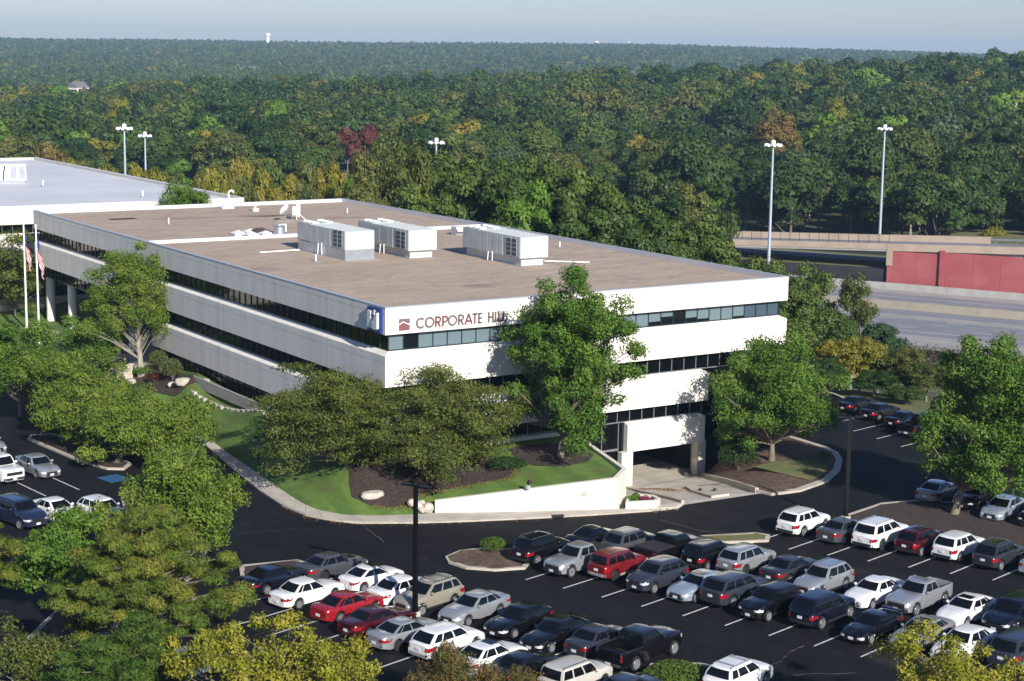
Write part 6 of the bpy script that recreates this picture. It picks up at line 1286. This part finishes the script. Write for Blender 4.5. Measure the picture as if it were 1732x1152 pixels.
# trees and scrub on the bank right of the office
for (u, v, D, k, sh, w, lb) in [(1352, 478, 182, 'mid', 1, 10, 'leafy green tree right of the office corner, nearest the building'), (1405, 520, 184, 'mid', 0, 9, 'leafy green tree in the bank scrub, tallest before the highway'), (1372, 438, 200, 'mid', 3, 9, 'thin locust with airy branches in front of the bridge'), (1448, 455, 200, 'olive', 3, 7, 'thin airy tree in front of the bridge opening'),
      (1330, 455, 200, 'mid', 0, 9, 'green tree right behind the office roof corner'), (1285, 428, 206, 'mid', 1, 10, 'green tree behind the office roof left of its right corner'), (1490, 540, 186, 'blue', 0, 7, 'blue green tree tip rising before the highway lanes'), (1418, 572, 178, 'yellow', 1, 7, 'yellow leafed tree in the scrub behind the black cars, left'), (1458, 566, 178, 'yellow', 1, 7, 'yellow leafed tree in the scrub behind the black cars, middle'), (1508, 590, 177, 'olive', 0, 7, 'olive tree in the scrub behind the black cars'),
      (1540, 582, 176, 'olive', 3, 6, 'thin olive tree in the scrub left of the big right tree'), (1385, 600, 172, 'dark', 1, 8, 'dark green bush tree beside the office end'), (1570, 612, 174, 'olive', 1, 7, 'olive bush left of the big right tree'), (1480, 625, 173, 'dark', 1, 6, 'dark bush in the scrub right behind the black cars'), (1535, 650, 170, 'dark', 1, 5, 'dark low bush at the grass strip behind the black cars'), (1632, 598, 182, 'rust', 1, 7, 'brownish bush right above the top of the big right tree'), (1668, 600, 181, 'olive', 1, 7, 'olive brush at the highway edge above the big right tree'), (1706, 602, 180, 'rust', 1, 8, 'brownish bush right of the big right tree'), (1745, 600, 180, 'olive', 1, 8, 'olive bush at the right edge below the highway')]:
    q = pix(u, v, D); T(u, v, D, k, sh, w, lb, 'bank trees by the right car park', zb=bank_z(q.x, q.y)-.2)
def scrub():
    """brown brush along the highway edge: one mass of twiggy tufts"""
    P = []
    for k in range(900):
        a = random.uniform(-60, 70); o_ = random.uniform(-66, -48); q = hw(a, o_, -11); z = max(bank_z(q.x, q.y), -11.3); n_ = 14; d = rand_dirs(n_); d[:, 2] = np.abs(d[:, 2]); P.append(np.array([q.x, q.y, z])+d*np.array([1.3, 1.3, 1.5])*rng.uniform(.3, 1, n_)[:, None])
    P = np.concatenate(P); v, f = leaves(P, .22, None, aspect=.5); m = leaf_mat('brush', [(0, (.06,.035,.03)), (.6, (.12,.075,.055)), (1, (.13,.12,.04))], .0, .2); o = link('brush', fast_mesh('brush', v, f, m, rng.uniform(0, 1, len(P)))); tag(o, 'brown brush along the highway edge', 'brush', kind='stuff')
scrub()
def tufts(name, label, poly_pts, n_, m, size, h, zf):
    P = []
    for k in range(n_):
        i = random.randrange(len(poly_pts)-1); t = random.random(); a, b_ = poly_pts[i], poly_pts[i+1]; x = a[0]+(b_[0]-a[0])*t+random.gauss(0, .25); y = a[1]+(b_[1]-a[1])*t+random.gauss(0, .25); P.append((x, y, zf(x, y)+random.uniform(0, h)))
    v, f = leaves(np.array(P), size, None, upw=.6); o = link(name, fast_mesh(name, v, f, m, rng.uniform(0, 1, n_))); tag(o, label, 'leaf litter', kind='stuff')
LIT = leaf_mat('litter', [(0, (.12,.055,.03)), (.6, (.22,.11,.05)), (1, (.28,.18,.09))], 0, .1)
tufts('leaf_litter', 'dry brown leaves gathered along the kerb and bed edges', [(a, b_-.1) for a, b_ in WALK_OUT[5:15]], 900, LIT, .05, .01, lambda x, y: .012)
tufts('leaf_litter', 'orange leaves along the edge of the mulch beds', [(-3.7, -4.3), (-2.4, -5.5), (-.9, -5.8), (.6, -4.8), (2.2, -5.4), (4.6, -6.2), (7.2, -6.8), (8.3, -5.6)], 1100, LIT, .05, .02, lambda x, y: lawn_z(x, y)+.06)
tufts('leaf_litter', 'brown leaves drifted on the garage ramp', [(22.6, -1.5), (23.2, -4), (23.0, -6.5)], 500, LIT, .06, .02, lambda x, y: ramp_z(x, y)+.02)
tufts('leaf_litter', 'brown leaves beside the ramp median', [(21.3, -13.0), (24.6, -5.4)], 500, LIT, .05, .02, lambda x, y: ramp_z(x, y)+.02)

# ------------------------------------------------------------------ posts, flags and small things
def light_pole(x, y, h, ang, label):
    e = empty('light_pole', (x, y, 0), R(ang), label, 'street light', 'black car park light poles')
    MB().lathe([(.34, 0), (.34, .55), (.30, .60)], 16).build('footing', M['conc'], e, smooth=40)
    MB().add([(s*a, t*a, z) for z, a in ((.6, .125), (h, .10)) for s, t in ((-1,-1),(1,-1),(1,1),(-1,1))], [(0,1,5,4),(1,2,6,5),(2,3,7,6),(3,0,4,7),(4,5,6,7)]).build('pole', M['polepaint'], e)
    MB().box(-.2, .2, -.2, .2, .60, .63).build('base_plate', M['polepaint'], e)
    for s in (1, -1):
        MB().box(min(s*.1, s*.35), max(s*.1, s*.35), -.04, .04, h-.14, h-.06).build('arm', M['polepaint'], e); hd = MB().box(min(s*.35, s*.95), max(s*.35, s*.95), -.17, .17, h-.13, h-.03).build('lamp_head', M['polepaint'], e)
        MB().box(min(s*.42, s*.88), max(s*.42, s*.88), -.13, .13, h-.138, h-.131).build('lens', M['whitemetal'], hd)
light_pole(-12.69, -27.0, 8.3, -62, 'black twin head light pole among the front cars, nearest')
light_pole(24.62, -24.05, 7.95, -20, 'black light pole by the right row of cars')
FR, FW_, FB = mat('flag_red', (.45,.012,.03), .8), mat('flag_white', (.72,.72,.72), .8), mat('flag_blue', (.03,.05,.20), .8)
def flagpole(u, v, zb, vtop, z_top_flag, fl, label, state=False):
    b = at_px(u, v, zb); h = Hpx(b, vtop); e = empty('flagpole', b, 0, label, 'flagpole', 'white flagpoles by the entrance')
    MB().tube([(0, 0, -.3), (0, 0, h)], [.13, .075], 12).build('pole', M['lampwhite'], e, smooth=60); MB().lathe([(.02, 0), (.13, .06), (.15, .14), (.10, .24), (.02, .27)], 10, (0, 0, h)).build('finial', M['lampwhite'], e, smooth=60); MB().lathe([(.3, -.2), (.3, .12), (.16, .2)], 12).build('base', M['conc'], e)
    f = empty('flag', (b[0], b[1], b[2]+h-z_top_flag), R(-60), fl, 'flag', 'flags hanging limp')
    nu, nv = 26, 13; hang = 3.9; V = []
    for j in range(nv+1):
        for i in range(nu+1):
            s = i/nu; t = j/nv; fold = .22*math.sin(s*11+t*1.3)*(.4+.6*s); V.append((.09+1.05*s**.8*(.55+.45*t)+.07*math.sin(t*9+s*4), fold*1.6, -t*2.3-hang*.78*s**.75*(1-.22*t)))
    for nm, m_, sel in (('red_stripes', FR, lambda i, j: (j % 2 == 0) and not (i < 10 and j < 7)), ('white_stripes', FW_, lambda i, j: (j % 2 == 1) and not (i < 10 and j < 7)), ('blue_field', FB, lambda i, j: i < 10 and j < 7)):
        Fc = [(j*(nu+1)+i, j*(nu+1)+i+1, (j+1)*(nu+1)+i+1, (j+1)*(nu+1)+i) for j in range(nv) for i in range(nu) if sel(i, j)]
        used = sorted({a for q in Fc for a in q}); mp_ = {a: k for k, a in enumerate(used)}; o = MB().add([V[a] for a in used], [tuple(mp_[a] for a in q) for q in Fc]).build(nm, m_, f, smooth=60); md = o.modifiers.new('thick', 'SOLIDIFY'); md.thickness = .012
flagpole(45.5, 556, 1.3, 376, .9, 'red white and blue striped flag hanging limp on the left pole', 'white flagpole, left and farther of the two')
flagpole(67, 593, 1.0, 384, .9, 'red white and blue flag hanging limp on the right pole', 'white flagpole, right and nearer of the two')
q = at_px(211, 641, 1.3); e = empty('plinth_sculpture', (q[0], q[1], lawn_z(q[0], q[1])), R(20), 'dark bust on a white stone plinth in the entrance court', 'sculpture')
MB().box(-.55, .55, -.55, .55, 0, 1.55).build('plinth', M['rock'], e); MB().box(-.62, .62, -.62, .62, 1.552, 1.68).build('cap', M['rock'], e)
MB().lathe([(.42, 1.69), (.50, 1.85), (.52, 2.15), (.40, 2.42), (.20, 2.52), (.17, 2.66), (.26, 2.80), (.28, 2.98), (.20, 3.16), (.04, 3.2)], 14).build('bust', M['black'], e, smooth=60)
q = at_px(201, 634, 1.2); e = empty('bollard_light', (q[0]-.3, q[1]-.6, lawn_z(q[0], q[1])), 0, 'dark bollard light in front of the white plinth', 'bollard'); MB().lathe([(.12, 0), (.12, .85), (.15, .86), (.15, 1.0), (.03, 1.06)], 12).build('post', M['polepaint'], e, smooth=40); MB().lathe([(.125, .72), (.125, .82)], 12).build('lens', M['lampwhite'], e)
q = at_px(437, 792, .9); q = at_px(437, 792, lawn_z(q[0], q[1])); e = empty('sign_post', q, R(-60), 'thin dark post with small blank sign on the lawn', 'sign'); MB().tube([(0, 0, -.2), (0, 0, 1.9)], .035, 6).build('post', M['polepaint'], e); MB().box(-.2, .2, -.05, -.03, 1.35, 1.85).build('sign_plate', M['galv'], e)
for i, (u, v) in enumerate([(499, 817), (430, 745), (893, 824)]):
    q = at_px(u, v, 1.0); q = at_px(u, v, lawn_z(q[0], q[1])); e = empty('ground_spotlight', q, i, 'small black ground spotlight %s' % ['on the lawn near the sidewalk bend', 'high on the mown lawn', 'at the lawn edge above the white wall'][i], 'spotlight'); MB().lathe([(.2, -.1), (.2, .1), (.12, .14)], 10).build('footing', M['concgrey'], e); hd = MB().lathe([(.05, 0), (.14, .08), (.16, .3)], 10).build('lamp', M['black'], e, smooth=40, loc=(0, 0, .2)); hd.rotation_euler = (.9, 0, 0)
# ------------------------------------------------------------------ far things
def water_tower(u, vt, vb, D, wpx, label):
    a, b_ = pix(u, vt, D), pix(u, vb, D); r_ = wpx/2925.48*D/2; e = empty('water_tower', (b_.x, b_.y, b_.z-30), label=label, cat='water tower'); h = a.z-b_.z+30
    MB().lathe([(r_*.68, 0), (r_*.68, h-r_*1.1)], 20).build('column', M['lampwhite'], e, smooth=40); MB().lathe([(r_*.7, h-r_*1.15), (r_, h-r_*.85), (r_, h-r_*.35), (r_*.7, h-r_*.08), (.1, h)], 20).build('tank', M['lampwhite'], e, smooth=40)
water_tower(453, 56, 70, 4450, 9.5, 'white water tower on the horizon above the left woods')
water_tower(1009, 69, 74, 4600, 7, 'tiny white water tank on the far horizon, centre')
water_tower(1063, 70, 75, 4700, 4, 'tinier white water tank on the far horizon, right of centre')
def house(u, v, D, w, d_, h, rz, wall, roofm, label, name='house', cat='house', zoff=0.0):
    q = pix(u, v, D); z = q.z-h*1.0; e = empty(name, (q.x, q.y, z-8), rz, label, cat); W2, D2 = w/2, d_/2; H8 = 8+h*.6
    MB().box(-W2, W2, -D2, D2, 0, H8).build('wall', wall, e)
    MB().add([(-W2-.3,-D2-.3,H8),(W2+.3,-D2-.3,H8),(W2+.3,D2+.3,H8),(-W2-.3,D2+.3,H8),(-W2-.3,0,8+h),(W2+.3,0,8+h)], [(0,1,5,4),(2,3,4,5),(1,2,5),(3,0,4),(3,2,1,0)]).build('roof', roofm, e)
    for k in (-.3, .3): MB().box(k*w-.6, k*w+.6, -D2-.06, -D2-.003, H8-2.2, H8-.8).build('window', M['glassdark'], e)
    MB().box(-.5, .5, -D2-.05, -D2-.002, 5.8, 8.0).build('door', M['dark'], e)
GRM = mat('roof_grey', (.16,.14,.15), .9)
for (u, v, D, w, d_, h, rz, lb) in [(1712, 160, 660, 6.5, 6, 5, .9, 'white house with grey gable roof in the woods at the far right'), (1337, 165, 700, 10, 8, 6, .3, 'white house end glimpsed in woods, left of the pair above the lamp masts'), (1360, 172, 705, 9, 8, 5, .5, 'white house end glimpsed in woods, right of the pair above the lamp masts'),
      (422, 112, 2300, 20, 14, 9, .4, 'tiny white house in the far left hills, rightmost of the cluster'), (397, 113, 2350, 18, 12, 9, .2, 'tiny white house in the far left hills, middle of the cluster'), (368, 112, 2380, 16, 12, 9, .1, 'tiny white house in the far left hills, leftmost of the cluster'), (132, 138, 1150, 11, 8, 9, .5, 'pale house with pinkish roof in the woods at the far left')]:
    house(u, v, D, w, d_, h, rz, M['white'], GRM, lb)
q = pix(1236, 98, 4000); e = empty('industrial_plant', (q.x, q.y, q.z-30), 0, 'tiny white plant buildings with two thin stacks on the far hills', 'plant'); MB().box(-26, 26, -10, 10, 0, 33).build('hall', M['lampwhite'], e); MB().tube([(0, 0, 0), (0, 0, 52)], [2.5, 2], 10).build('stack', M['lampwhite'], e); MB().tube([(14, 0, 0), (14, 0, 52)], [1.6, 1.3], 10).build('stack', M['lampwhite'], e)
q = pix(608, 62, 4500); e = empty('radio_mast', (q.x, q.y, q.z-45), 0, 'thin radio mast on the far horizon', 'mast'); MB().tube([(0, 0, 0), (0, 0, 45)], [.9, .5], 6).build('mast', M['galv'], e); MB().tube([(0, -3, 30), (0, 3, 30)], .4, 6).build('cross_arm', M['galv'], e)
for (u, v, D, w, d_, lb) in [(1283, 206, 610, 30, 60, 'small sunlit clearing of lawn in the woods'), (420, 216, 560, 22, 40, 'small clearing of lawn in the left woods')]:
    q = pix(u, v, D); x, y = polar(D, math.atan((u-866)/2925.48)); pts = [(float(x)+math.cos(t)*w*.6, float(y)+math.sin(t)*d_*.45) for t in np.linspace(0, 6.28, 14)[:-1]]; S_(cdt_mesh('clearing', pts, [], lambda a, b_: float(terrain(a, b_))+.25, mat('lawn_far', (.09,.16,.04), .9), step=9), lb)
# haze box is last in, round everything
# ------------------------------------------------------------------ haze
hm = bpy.data.materials.new('haze'); hm.use_nodes = True; n, l = nt(hm); n.remove(n['Principled BSDF'])
pv = n.new('ShaderNodeVolumePrincipled'); pv.inputs['Color'].default_value = (0.46, 0.71, 1.0, 1); pv.inputs['Density'].default_value = 0.000105
pv.inputs['Anisotropy'].default_value = 0.0; l.new(pv.outputs[0], n['Material Output'].inputs['Volume'])
HAZE = MB().box(-6600, 6500, -6600, 6500, -70, 95).build('haze', hm); tag(HAZE, 'thin pale blue morning haze over the valley', 'haze', kind='stuff')
